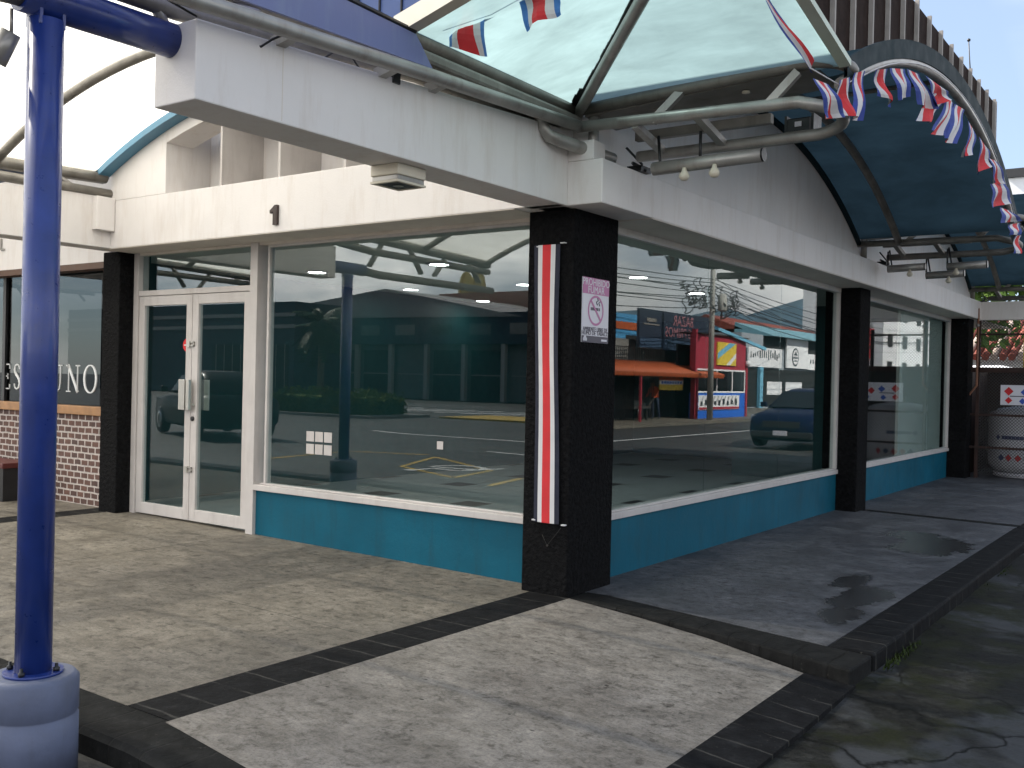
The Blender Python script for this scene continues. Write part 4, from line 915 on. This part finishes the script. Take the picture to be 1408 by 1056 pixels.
bb=thing('billboard','dark billboard with big pale letters above the awning shop','billboard',(15.1,32.5,2.2))
part('panel',MB().box(15.0,15.12,29.3,36.0,2.75,4.35),BILL,bb); part('lower_panel',MB().box(14.99,15.0,29.35,35.6,2.77,3.2),paint('billboard_lower_band',(.05,.085,.14),.5),bb)
mb=MB().text('BAZAR',.62,TX(14.985,33.2,4.0),.01); mb.text('LOS PRIMOS',.58,TX(14.985,33.1,3.5),.01); part('lettering',mb,PINKL,bb)
part('logo',MB().box(14.98,14.99,29.6,31.0,3.72,3.78).box(14.98,14.99,29.9,30.7,3.85,4.0),GREY,bb)
for y in (30,35): part('leg',MB().tube([(15.2,y,0),(15.2,y,2.8)],.07,8),M['galv'],bb)
k=thing('blue_building','bright blue building with an orange stripe behind the awning shop','building',(22,27,0))
part('wall',MB().box(18,26,12,35.3,-.1,4.45),SKYB,k); part('stripe',MB().box(17.96,17.998,12,35.2,3.75,4.08),ORG,k); part('window',MB().box(17.96,17.998,33.6,34.9,2.6,3.5),SHADE,k)
k=thing('red_roof_building','long brown building with old red tile roof behind the kiosk','building',(27,52,0))
part('wall',MB().box(22,25.5,55.5,74,-.1,5.0),DKB,k); part('roof',MB().prism([(21.4,4.95),(26.2,4.95),(24,5.95)],1,55,75),TILE,k)
k=thing('banner_building','pale two storey shop hung with white banners, mirrored in the side window','building',(24,60,0))
part('wall',MB().box(20,21.9,51.5,76,-.1,4.55),paint('pale_grey_wall',(.30,.33,.36),.7),k); part('roof',MB().prism([(19.3,4.5),(21.95,4.5),(21.95,5.4)],1,55,77),paint('teal_roof',(.16,.33,.38),.5),k)
part('shopfront',MB().box(19.94,19.998,52,75,.05,2.4),SHADE,k)
part('window',MB().box(19.9,19.935,55.6,58.2,.75,1.6),BNW,k); part('window',MB().box(19.9,19.935,58.9,62.0,.6,1.6),BNW,k); part('window',MB().box(19.94,19.998,55,58.6,3.75,4.5),SHADE,k); part('window',MB().box(19.94,19.998,62.9,66.3,3.6,4.5),SHADE,k)
for y in (53.9,67.4): part('column',MB().box(19.7,19.9,y,y+.5,-.05,2.5),TEAL2,k)
mb=MB().box(19.8,19.9,52.2,57.8,2.5,3.72); part('banner',mb,BNW,k); part('banner',MB().box(19.8,19.9,58.7,62.8,2.55,4.5),BNW,k); part('banner',MB().box(19.8,19.9,62.85,68.5,2.5,3.6),BNW,k)
mb=MB(); rr=random.Random(3)
for i in range(14): y=52.5+i*.36; mb.box(19.78,19.799,y,y+.09+.1*rr.random(),2.95+.2*rr.random(),3.3+.35*rr.random())
for i in range(10): y=63.3+i*.5; mb.box(19.78,19.799,y,y+.12+.12*rr.random(),2.9+.1*rr.random(),3.1+.25*rr.random())
mb.lathe([(.62,0),(.62,.015)],(19.79,60.3,3.3),24,0,(-1,0,0)); mb.lathe([(.50,.016),(.50,.02)],(19.79,60.3,3.3),24,1,(-1,0,0)); mb.box(19.76,19.77,59.85,60.75,3.2,3.3).box(19.76,19.77,60.0,60.6,3.0,3.08).prism([(59.95,3.42),(60.65,3.42),(60.3,3.68)],0,19.76,19.77)
part('banner_print',mb,[INK,BNW],k)
# pole with wires
up=thing('utility_pole','tall concrete utility pole with tangled cables by the kiosk','utility pole',(12.65,30.9,-.1))
part('shaft',MB().tube([(12.65,30.9,-.1),(12.65,30.9,9.5)],[.125,.08],14),CONC,up)
for z in (8.6,7.6): part('crossarm',MB().box(12.58,12.72,30.0,31.8,z,z+.1),M['bark'],up)
mb=MB(); rr=random.Random(5)
for i in range(26):
    c=V((12.6+rr.uniform(-.3,.3),30.9+rr.uniform(-2.8,2.0),4.6+rr.uniform(-.25,.5))); r_0=rr.uniform(.12,.35)
    mb.tube([c+V((0.1*math.sin(3*a),r_0*math.cos(a),r_0*math.sin(a))) for a in fr(0,5.8,12)],.022,5)
part('cable_coil',mb,INK,up); part('transformer_box',MB().lathe([(.16,0),(.18,.05),(.18,.6),(.1,.68)],(12.4,31.3,4.3),12),CONC,up)
wl=MB(); rr=random.Random(8)
def wire(mb,a,b,sag,r=.016):
    a=V(a);b=V(b); mb.tube([a.lerp(b,t)-V((0,0,sag*4*t*(1-t))) for t in fr(0,1,12)],r,5)
for i in range(9): z=4.4+i*.14; wire(wl,(12.6,-12,z+.6+.2*rr.random()),(12.6,30.9,z),.5+.5*rr.random()); wire(wl,(12.6,30.9,z),(13.5,74,z+.5*rr.random()),.6+.5*rr.random())
for z in (7.7,8.7):
    for dy in (-.7,0,.7): wire(wl,(12.65+dy,-12,z),(12.65+dy,30.9,z),.5); wire(wl,(12.65+dy,30.9,z),(13+dy,74,z),.6)
for k_ in range(3): wire(wl,(12.6,30.9,5.0+.3*k_),(20,60+5*k_,5.2),.5)
wl.build('overhead_wires',INK,label='bundle of black overhead cables strung along the side street',cat='cables')
mb=MB(); prof=[(560,30),(640,52),(705,58),(760,64),(830,61),(900,76),(945,74),(1000,66),(1045,80),(1090,84),(1130,97),(1165,112),(1185,100),(1215,106),(1270,92),(1400,70),(1600,40)]
n=len(prof); vs=[]; rr=random.Random(4)
for j,(dx,f) in enumerate(((0,0),(60,.55),(120,1),(260,.6),(420,0))):
    for i,(y,z) in enumerate(prof): vs.append((400+dx-120+rr.uniform(-12,12)*(j>0),y+rr.uniform(-10,10),z*f-1+rr.uniform(-4,4)*(0<j<2)))
mb.add(vs,[(j*n+i,j*n+i+1,(j+1)*n+i+1,(j+1)*n+i) for j in range(4) for i in range(n-1)],0,True); mb.build('hills',paint('blue_green_mountain',(.055,.10,.13),.9,var=.3,scale=.03),kind='structure')  # blue-green base colour paints in the distant haze
k=thing('tower_block','white tower block with rows of windows far down the street, mirrored in the far window','building',(34,128,0))
part('wall',MB().box(30,40,119,141,-.1,17),BNW,k)
for i in range(4):
    for j in range(3): part('window',MB().box(29.9,29.998,121+j*7,123+j*7,3+i*3.4,4.6+i*3.4),SHADE,k)
simple('advertising_banner',MB().box(24.9,25.1,95,97,4.2,7.2).tube([(25,94.8,-.1),(25,94.8,7.6)],.08,8,1),[M['red'],M['galv']],'red vertical banner on a pole, mirrored in the far window','banner')

# person pushing a handcart
def person(loc,rz):
    p=thing('person','person in orange top and dark trousers leaning over a handcart by the awning shop','person',loc); p.rotation_euler=(0,0,rz)
    J={'pel':((0,0,.80),.125),'wa':((.02,0,.95),.115),'ch':((.13,0,1.15),.135),'ne':((.22,0,1.30),.055),'hd':((.27,0,1.38),.085),'ht':((.29,0,1.48),.07),
       'hl':((0,.09,.76),.085),'kl':((.05,.10,.43),.06),'al':((-.03,.10,.08),.04),'tl':((.12,.11,.03),.03),'hr':((0,-.09,.76),.085),'kr':((-.04,-.10,.43),.06),'ar':((-.18,-.10,.09),.04),'tr':((-.05,-.11,.03),.03),
       'sl':((.15,.17,1.19),.055),'el':((.24,.21,.97),.04),'wl':((.44,.18,.86),.03),'gl':((.51,.17,.84),.025),'sr':((.15,-.17,1.19),.055),'er':((.24,-.21,.97),.04),'wr':((.44,-.18,.86),.03),'gr':((.51,-.17,.84),.025)}
    E_=[('pel','wa'),('wa','ch'),('ch','ne'),('ne','hd'),('hd','ht'),('pel','hl'),('hl','kl'),('kl','al'),('al','tl'),('pel','hr'),('hr','kr'),('kr','ar'),('ar','tr'),('ch','sl'),('sl','el'),('el','wl'),('wl','gl'),('ch','sr'),('sr','er'),('er','wr'),('wr','gr')]
    ks=list(J); me=bpy.data.meshes.new('body'); me.from_pydata([J[a][0] for a in ks],[(ks.index(a),ks.index(b)) for a,b in E_],[])
    ob=bpy.data.objects.new('body',me); COL.objects.link(ob); ob.parent=p; OFF[ob.name]=V(loc)
    sk=ob.modifiers.new('skin','SKIN'); 
    lay=me.skin_vertices[0] if len(me.skin_vertices) else None
    if lay:
        for i,a in enumerate(ks): lay.data[i].radius=(J[a][1],)*2; lay.data[i].use_root=(a=='pel')
    ob.modifiers.new('sub','SUBSURF').levels=1
    m,nt,b=newmat('clothes_and_skin'); tcn=N(nt,'ShaderNodeTexCoord'); sx=N(nt,'ShaderNodeSeparateXYZ'); nt.links.new(tcn.outputs['Object'],sx.inputs[0])
    dv=N(nt,'ShaderNodeMath',operation='DIVIDE'); nt.links.new(sx.outputs['Z'],dv.inputs[0]); dv.inputs[1].default_value=1.6
    c=ramp(nt,dv.outputs[0],[(.0,(.02,.02,.02)),(.06,(.02,.03,.06)),(.53,(.62,.10,.03)),(.80,(.25,.13,.08))])
    for nd in nt.nodes:
        if nd.type=='VALTORGB': nd.color_ramp.interpolation='CONSTANT'
    nt.links.new(c,b.inputs['Base Color']); b.inputs['Roughness'].default_value=.8; me.materials.append(m)
    MB().lathe([(.085,.0),(.092,.04),(.06,.10),(.0,.115)],V(loc)+V((.275,0,1.41)),14).build('hair',INK,p)
    return p
person((14.2,29.25,-.02),R(-90))
ct=thing('handcart','small metal handcart with two wheels in front of the awning shop','handcart',(14.2,27.7,-.02))
part('tray',MB().box(13.85,14.55,26.9,28.2,.42,.52),M['galv'],ct); part('handle',MB().tube([(13.95,28.2,.5),(13.98,28.75,.82),(14.42,28.75,.82),(14.45,28.2,.5)],.02,8),M['galv'],ct)
for x in (13.8,14.6): part('wheel',MB().lathe([(.15,-.025),(.24,-.03),(.25,0),(.24,.03),(.15,.025)],(x,27.3,.23),18,0,(1,0,0)),M['black'],ct)
part('load',MB().box(13.9,14.5,27.0,27.7,.52,.72).box(14.0,14.4,27.75,28.1,.52,.64),SHADE,ct)
part('leg',MB().box(13.9,13.95,28.0,28.05,-.02,.42).box(14.45,14.5,28.0,28.05,-.02,.42),M['galv'],ct)

# cars
def car(name,label,loc,rz,col,hs=1.0):
    c=thing(name,label,'car',loc); c.rotation_euler=(0,0,rz); c.scale=(1,1,hs)
    L0=V(loc)
    def P(nm,mb,mt,par=None,bv=0):
        mb.v=[tuple(V(v)+L0) for v in mb.v]; return mb.build(nm,mt,par or c,bv)
    cp=paint(name+'_paint',col,.4,var=.04,spec=.1,coat=.05)
    def loft(secs,n=14,pw=4.0):
        mb=MB(); vs=[]
        for (y,hw,z0,z1) in secs:
            for i in range(n):
                a=2*math.pi*i/n; cs,sn=math.cos(a),math.sin(a)
                s=lambda v: math.copysign(abs(v)**(2/pw),v)
                vs.append((hw*s(cs),y,(z0+z1)/2+(z1-z0)/2*s(sn)))
        N_=len(secs); fs=[(j*n+i,(j+1)*n+i,(j+1)*n+(i+1)%n,j*n+(i+1)%n) for j in range(N_-1) for i in range(n)]
        fs+=[tuple(range(n)),tuple(range((N_-1)*n,N_*n))[::-1]]; mb.add(vs,fs,0,True); return mb
    b=P('body',loft([(-2.12,.62,.30,.62),(-2.05,.80,.24,.80),(-1.8,.89,.20,.93),(-1.0,.92,.20,1.03),(-.6,.93,.20,1.06),(.8,.93,.20,1.06),(1.7,.91,.22,1.05),(2.05,.86,.28,1.0),(2.12,.7,.4,.85)],20,5),cp)
    mb=MB(); secs=[(-.95,.80,1.02,1.03),(-.25,.70,1.02,1.50),(.2,.68,1.02,1.57),(1.2,.68,1.02,1.55),(1.85,.70,1.02,1.12)]
    P('cabin',loft(secs,20,5),cp)
    gm=M['glass_car']
    P('windscreen',MB().add([(-.70,-.98,1.06),(.70,-.98,1.06),(.60,-.33,1.48),(-.60,-.33,1.48),(-.68,-.95,1.03),(.68,-.95,1.03),(.58,-.28,1.45),(-.58,-.28,1.45)],[(0,1,2,3),(7,6,5,4),(0,4,5,1),(1,5,6,2),(2,6,7,3),(3,7,4,0)]),gm)
    for s in (-1,1):
        P('side_window',MB().add([(s*.80,-.72,1.07),(s*.80,1.45,1.07),(s*.70,1.15,1.47),(s*.70,-.2,1.45),(s*.76,-.72,1.07),(s*.76,1.45,1.07),(s*.66,1.15,1.47),(s*.66,-.2,1.45)],[(0,1,2,3),(7,6,5,4),(0,4,5,1),(1,5,6,2),(2,6,7,3),(3,7,4,0)]),gm)
        P('headlight',MB().add([(s*.50,-2.10,.66),(s*.84,-1.96,.70),(s*.86,-1.82,.86),(s*.52,-2.04,.80),(s*.50,-2.0,.66),(s*.80,-1.86,.70),(s*.82,-1.74,.86),(s*.52,-1.9,.80)],[(0,1,2,3),(7,6,5,4),(0,4,5,1),(1,5,6,2),(2,6,7,3),(3,7,4,0)]),M['chrome'])
        P('mirror',MB().box(min(s*.92,s*1.08),max(s*.92,s*1.08),-.72,-.60,1.04,1.18),cp,None,.02)
        for y in (-1.32,1.32):
            w_=P('wheel',MB().lathe([(.20,-.1),(.31,-.11),(.335,-.06),(.335,.06),(.31,.11),(.20,.1)],(s*.82,y,.335),22,0,(1,0,0)),M['black'])
            P('rim',MB().lathe([(.05,.09),(.20,.105),(.205,.08)],(s*.82,y,.335),14,0,(s,0,0)),M['chrome'],w_)
    P('grille',MB().box(-.45,.45,-2.14,-2.06,.56,.72),M['black']); P('bumper',MB().box(-.75,.75,-2.17,-2.0,.28,.46),M['black'],None,.04); P('number_plate',MB().box(-.17,.17,-2.19,-2.172,.36,.48),M['signwhite'])
    return c
M['glass_car']=paint('dark_car_glass',(.008,.01,.011),.12,spec=.35)
car('parked_car','dark blue parked car facing the corner, mirrored in the long side window',(4.72,19.5,-.1),0,(.003,.008,.032),.93)  # paint set darker to hold the building's shade in the colour
car('parked_car','dark parked car mirrored in the glass door',(-16.6,-9.6,-.1),R(-70),(.003,.004,.005))

# ------------------------------------------------------------------ beyond the gas cage
ys=MB().box(.38,.64,15.6,15.86,-.1,2.75); ys.build('post',paint('yellow_post_paint',(.42,.33,.02),.6,dirt=.4),label='thick yellow post behind the gas cage mesh',cat='post')
h=thing('tiled_house','low white house with red and white tiled roof behind the gas cage','house',(-2,28,0)); part('wall',MB().box(-9,.9,26,34,-.1,2.35),BNW,h)
mb=MB()
for i in range(46):
    x=-9.4+i*.23; mb.tube([(x,25.3,2.35),(x,30,4.2)],.11,6,i%3==0)
part('roof',mb,[TILE,paint('pale_tiles',(.42,.33,.28),.8)],h)
car('parked_car','white parked van behind the gas cage mesh',(-.6,20.5,-.1),R(95),(.75,.75,.75),1.35)
t=thing('tree','leafy green tree rising above the tiled roof behind the cage','tree',(-2.4,24,-.1)); part('trunk',MB().tube([(-2.4,24,-.1),(-2.35,24,1.5),(-2.2,24.1,3.0)],[.16,.12,.05],8),M['bark'],t); part('crown',leaves(MB(),(-2.3,24,4.0),(1.9,1.6,1.4),2200,.16,11),M['leaf'],t)
sg=thing('roof_sign','white and blue sign with black top edge beyond the far canopy','sign',(.5,25,0)); part('panel',MB().box(-1.56,3,25,25.2,6.85,7.34),BNW,sg); part('lower_band',MB().box(-1.5,3,24.98,25.2,5.9,6.848),paint('sign_blue_band',(.10,.22,.55),.5),sg); part('top_edge',MB().box(-1.56,3,24.9,25.2,7.342,7.58),M['black'],sg); part('leg',MB().tube([(2,25.3,-.1),(2,25.3,7)],.15,10),M['galv'],sg)
an=thing('antenna','thin roof antenna on the far end of the ribbed parapet','antenna',(-.25,13.5,6.7)); part('mast',MB().tube([(-.25,13.5,6.7),(-.27,13.3,7.55)],.010,6),M['galv'],an); part('tip',MB().lathe([(.0,0),(.028,.02),(.03,.05),(0,.07)],(-.27,13.3,7.55),8),M['black'],an); part('guy_wire',MB().tube([(-.27,13.35,7.5),(-.3,13.6,7.3),(-.25,13.62,6.7)],.004,4),M['galv'],an)

# ------------------------------------------------------------------ across the car park (mirrored in the window left of the pillar)
NAVY=paint('dark_navy_fascia',(.018,.026,.045),.6); SHUT=paint('grey_shutter',(.10,.11,.11),.6,var=.1); ROOFG=paint('grey_metal_roof',(.30,.28,.26),.5,var=.1)
k=thing('far_shop_row','long low shop row with grey gabled roof, mirrored left of the pillar','building',(-42,-50,0))
part('wall',MB().box(-75,-20,-60,-45.3,-.1,4.2),SHUT,k); part('fascia',MB().box(-75,-20,-45.3,-44.6,3.6,5.6),NAVY,k); part('roof',MB().prism([(-60,5.6),(-32,5.3),(-43.5,7.4)],1,-60,-44.5),ROOFG,k)
for i in range(12):
    x=-62+i*3.2; part('shutter',MB().box(x,x+2.5,-45.298,-45.2,-.05,3.2),[SHUT,SHADE,SHADE][i%3],k)
    part('column',MB().box(x-.45,x-.15,-45.0,-44.7,-.1,3.6),ROOFG,k)
    part('shop_sign',MB().box(x+.3,x+2.0,-44.598,-44.55,4.2,4.9),[GREY,SHADE,SHUT][i%3],k)
    part('door_rail',MB().box(x+.1,x+2.4,-45.18,-45.12,1.55,1.62),ROOFG,k)
k=thing('bank_building','dark blue fronted building with pale bands at the left of the mirrored car park','building',(-54,-42,0))
part('wall',MB().box(-75,-47.5,-44.5,-40,-.1,6.3),NAVY,k); part('band',MB().box(-75,-47.4,-39.99,-39.9,5.3,5.55).box(-75,-47.4,-39.99,-39.9,4.5,4.75),ROOFG,k); part('window',MB().box(-56,-48,-39.99,-39.93,.4,3.4),SHADE,k)
mb=MB()
for i in range(9): mb.box(-55.5+i*.9,-55.46+i*.9,-39.92,-39.88,.4,3.4)
part('mullion',mb,ROOFG,k)
k=thing('restaurant_building','low restaurant with brown red roof band behind the shop row','building',(-44,-66,0))
part('wall',MB().box(-51,-36,-75,-61,-.1,7.2),DKB,k); part('roof_band',MB().box(-52,-35,-76,-60.5,7.0,8.6),TILE,k)
mb=MB()
for cx in (-49.45,-48.15):
    pts=[(cx-.62*math.cos(a),-61,8.6+1.75*math.sin(a)) for a in fr(0,math.pi,16)]
    for i in range(16): mb.bar(pts[i],pts[i+1],.22,.34,0,(0,1,0))
    mb.prism([(cx-.6,8.6)]+[(p[0]+.0,p[2]-.05) for p in pts[1:-1]]+[(cx+.6,8.6)],1,-61.12,-61.05)
simple('arch_sign',mb,paint('yellow_arch_paint',(.62,.46,.08),.5),'yellow double arch sign on the brown red roof','sign')
pm=thing('palm_tree','bushy dark palm in the car park, mirrored in the left window','palm tree',(-34.4,-30,-.1))
part('trunk',MB().tube([(-34.4,-30,-.1),(-34.35,-30,2.0),(-34.4,-30,3.9)],[.22,.17,.15],10),M['bark'],pm)
mb=MB(); rr=random.Random(9)
for i in range(90):
    a=rr.uniform(0,6.28); e=rr.uniform(-.9,1.35); L=rr.uniform(.9,1.75); h=V((math.cos(a),math.sin(a),0)); base=V((-34.4,-30,3.9+rr.uniform(-.3,.4)))
    pts=[base+h*(L*t*math.cos(e*(1-t*.6)))+V((0,0,L*t*math.sin(e)-.9*t*t*L*.6)) for t in fr(0,1,7)]
    sd=V((-h.y,h.x,0))
    for j in range(7):
        for s in (-1,1):
            for q in (0,.5):
                p=pts[j].lerp(pts[j+1],q); tip=p+sd*s*.46*(1-.5*j/7)+h*.22-V((0,0,.16)); d=(pts[j+1]-pts[j])*.55
                mb.add([p,p+d,tip],[(0,1,2)])
part('crown',mb,M['palm'],pm)
hd=MB(); rr=random.Random(12)
for i in range(5200):
    x=rr.uniform(-28.2,-21.8); u=rr.random(); yy=rr.uniform(-22.6,-20.2); top=.62+.16*math.sin(x*2.1)+.09*math.sin(x*5)+.05*math.sin(x*11+yy*7)
    if u<.5: p=V((x,-20.2+rr.uniform(-.08,.08),rr.uniform(-.05,top)))
    elif u<.85: p=V((x,yy,top+rr.uniform(-.08,.1)))
    else: p=V((rr.choice((-28.2,-21.8))+rr.uniform(-.1,.1),yy,rr.uniform(0,top)))
    a=V((rr.uniform(-1,1),rr.uniform(-1,1),rr.uniform(-1,1))).normalized(); b=a.orthogonal().normalized(); s=rr.uniform(.05,.11)
    hd.add([p-a*s,p-b*s*.5,p+a*s,p+b*s*.5],[(0,1,2,3)])
hd.box(-28.1,-21.9,-22.5,-20.3,-.1,.6); hd.build('hedge',M['hedge'],label='clipped green hedge on a kerbed island, mirrored in the left window',cat='hedge')
YLM=paint('worn_yellow_marking',(.42,.27,.03),.7,var=.3,scale=5); WHM=paint('worn_white_marking',(.55,.55,.53),.7,var=.2,scale=5)
def line(pts,w,mat,z=-.116,name='road_marking'):
    mb=MB()
    for a,b in zip(pts[:-1],pts[1:]):
        a=V((*a,z));b=V((*b,z)); d=(b-a).normalized(); s=V((-d.y,d.x,0))*w/2; mb.quad(a-s,b-s,b+s,a+s)
    return mb.build(name,mat,kind='structure')
MB().box(-26.5,-21.2,-23.2,-19.8,-.2,-.02).build('kerb',GREY,kind='structure'); MB().box(-29.5,-26.52,-23.2,-19.8,-.2,-.02).build('kerb',YLM,kind='structure'); MB().box(-20.5,-15.5,-26,-22.9,-.2,-.06).build('kerb',YLM,kind='structure')
zz=-.095
line([(-10.4,-5.6),(-10.82,-8.4),(-9.2,-9.0)],.11,YLM,zz); line([(-8.78,-8.7),(-6.37,-7.26)],.11,YLM,zz-.001); line([(-6.37,-7.26),(-6.07,-5.9),(-7.86,-6.7),(-8.78,-8.7)],.10,YLM,zz); line([(-5.3,-6.6),(-5.0,-5.4)],.11,YLM,zz); line([(-4.4,-6.3),(-4.1,-5.2)],.11,YLM,zz)
mb=MB(); c=V((-7.05,-7.2,zz)); 
for i in range(18):
    a0,a1=R(-200+i*15),R(-200+(i+1)*15); q=lambda r,a: c+V((r*math.cos(a),r*math.sin(a),0)); mb.quad(q(.40,a0),q(.40,a1),q(.52,a1),q(.52,a0))
for a,b in (((-.25,.75),(-.15,.0)),((-.15,.1),(.45,.02)),((-.2,.42),(.3,.36)),((.45,.02),(.62,-.5))):
    a=c+V((*a,.001));b=c+V((*b,.001)); d=(b-a).normalized(); s=V((-d.y,d.x,0))*.06; mb.quad(a-s,b-s,b+s,a+s)
mb.lathe([(.11,-.0005),(.11,.001)],c+V((-.27,.88,.001)),14); mb.build('road_marking',WHM,kind='structure')
line([(-16,-14.6),(-14.5,-14.2),(-9,-14.3)],.16,WHM); line([(-9.2,-10.9),(-7.4,-10.6)],.14,WHM)
for i in range(8): line([(-31+i*1.6,-27.5),(-30.2+i*1.6,-31.5)],.5,WHM)
for i in range(3): line([(-40,-34-i*1.5),(-18,-34-i*1.5)],.12,WHM)
line([(9.0,-5),(9.0,40)],.15,WHM); line([(6.8,26),(9.2,29)],.3,WHM)

# ------------------------------------------------------------------ camera, sky, sun
CX=(3.522,-5.605,1.45)
#CAMERA
cam=bpy.data.cameras.new('camera'); co=bpy.data.objects.new('camera',cam); COL.objects.link(co); S.camera=co
Rt=V((0.81342,0.58139,0.0)); 
r_,p_,y_=0.02257662,-0.00581058,0.62060529
F_=V((-math.sin(y_)*math.cos(p_),math.cos(y_)*math.cos(p_),math.sin(p_))); Rr=V((math.cos(y_),math.sin(y_),0)); U_=Rr.cross(F_)
R2=Rr*math.cos(r_)+U_*math.sin(r_); U2=U_*math.cos(r_)-Rr*math.sin(r_)
co.matrix_world=Matrix(((R2.x,U2.x,-F_.x,CX[0]),(R2.y,U2.y,-F_.y,CX[1]),(R2.z,U2.z,-F_.z,CX[2]),(0,0,0,1)))
cam.sensor_width=36; cam.lens=1369.74/1408*36; cam.clip_start=.05; cam.clip_end=6000

#WORLD2
SUN=V((-.985,-.17,math.tan(R(43)))).normalized()
el=math.asin(SUN.z); az=math.atan2(SUN.x,SUN.y)
w=bpy.data.worlds.new('World'); S.world=w; w.use_nodes=True; nt=w.node_tree; nt.nodes.clear()
out=N(nt,'ShaderNodeOutputWorld'); bg=N(nt,'ShaderNodeBackground'); bg.inputs['Strength'].default_value=.09
sky=N(nt,'ShaderNodeTexSky'); sky.sky_type='NISHITA'; sky.sun_disc=False; sky.sun_elevation=el; sky.sun_rotation=az; sky.altitude=1100
sky.air_density=1.0; sky.dust_density=1.6
tc=N(nt,'ShaderNodeTexCoord'); sp=N(nt,'ShaderNodeSeparateXYZ'); nt.links.new(tc.outputs['Generated'],sp.inputs[0])
mp=N(nt,'ShaderNodeMapping'); mp.inputs['Scale'].default_value=(2.2,2.2,6.5); mp.inputs['Location'].default_value=(.3,.1,0); nt.links.new(tc.outputs['Generated'],mp.inputs['Vector'])
cf=noise(nt,mp.outputs['Vector'],1.6,8,.58,.3)
cm=ramp(nt,cf,[(.36,(.12,.12,.12)),(.56,(1,1,1))])
band=ramp(nt,sp.outputs['Z'],[(.0,(1,1,1)),(.30,(.9,.9,.9)),(.48,(.12,.12,.12)),(.7,(.1,.1,.1))])
cmask=mix(nt,cm,band,1,'MULTIPLY')
# clouds stand over the streets to the east and south, brightest towards the sun; the north-west is clear
def dotw(v):
    n=N(nt,'ShaderNodeVectorMath',operation='DOT_PRODUCT'); nt.links.new(tc.outputs['Generated'],n.inputs[0]); n.inputs[1].default_value=v; return n.outputs['Value']
def mapr(v,a,b,c,d):
    n=N(nt,'ShaderNodeMapRange'); nt.links.new(v,n.inputs[0])
    for i,x in enumerate((a,b,c,d)): n.inputs[i+1].default_value=x
    return n.outputs[0]
gate=mapr(dotw((.74,-.67,0)),-.75,-.45,0,1)
gm_=N(nt,'ShaderNodeMath',operation='MULTIPLY'); nt.links.new(cmask,gm_.inputs[0]); nt.links.new(gate,gm_.inputs[1]); cmask=gm_.outputs[0]
sunw=mapr(dotw(tuple(SUN)),-.6,.6,.48,1.0)
cc_=ramp(nt,noise(nt,mp.outputs['Vector'],3.1,6,.6),[(.3,(12,12,12.4)),(.7,(23,22.2,21))])
cs=N(nt,'ShaderNodeVectorMath',operation='SCALE'); nt.links.new(cc_,cs.inputs[0]); nt.links.new(sunw,cs.inputs['Scale'])
veil=mix(nt,sky.outputs['Color'],(3.6,4.5,5.9),.5)
nt.links.new(mix(nt,veil,cs.outputs[0],cmask),bg.inputs['Color']); nt.links.new(bg.outputs[0],out.inputs['Surface'])
sl_=bpy.data.lights.new('sun','SUN'); sl_.energy=5.0; sl_.angle=R(.5); sl_.color=(1,.95,.87)
so=bpy.data.objects.new('sun',sl_); COL.objects.link(so); so.rotation_euler=(-SUN).to_track_quat('-Z','Y').to_euler(); so.location=(-20,-5,20)
S.view_settings.view_transform='Standard'; S.view_settings.look='None'; S.view_settings.exposure=1.22; S.view_settings.gamma=1
S.cycles.max_bounces=10; S.cycles.transparent_max_bounces=24; S.cycles.glossy_bounces=5; S.cycles.transmission_bounces=6; S.cycles.diffuse_bounces=4
S.cycles.sample_clamp_indirect=6; S.cycles.use_denoising=True
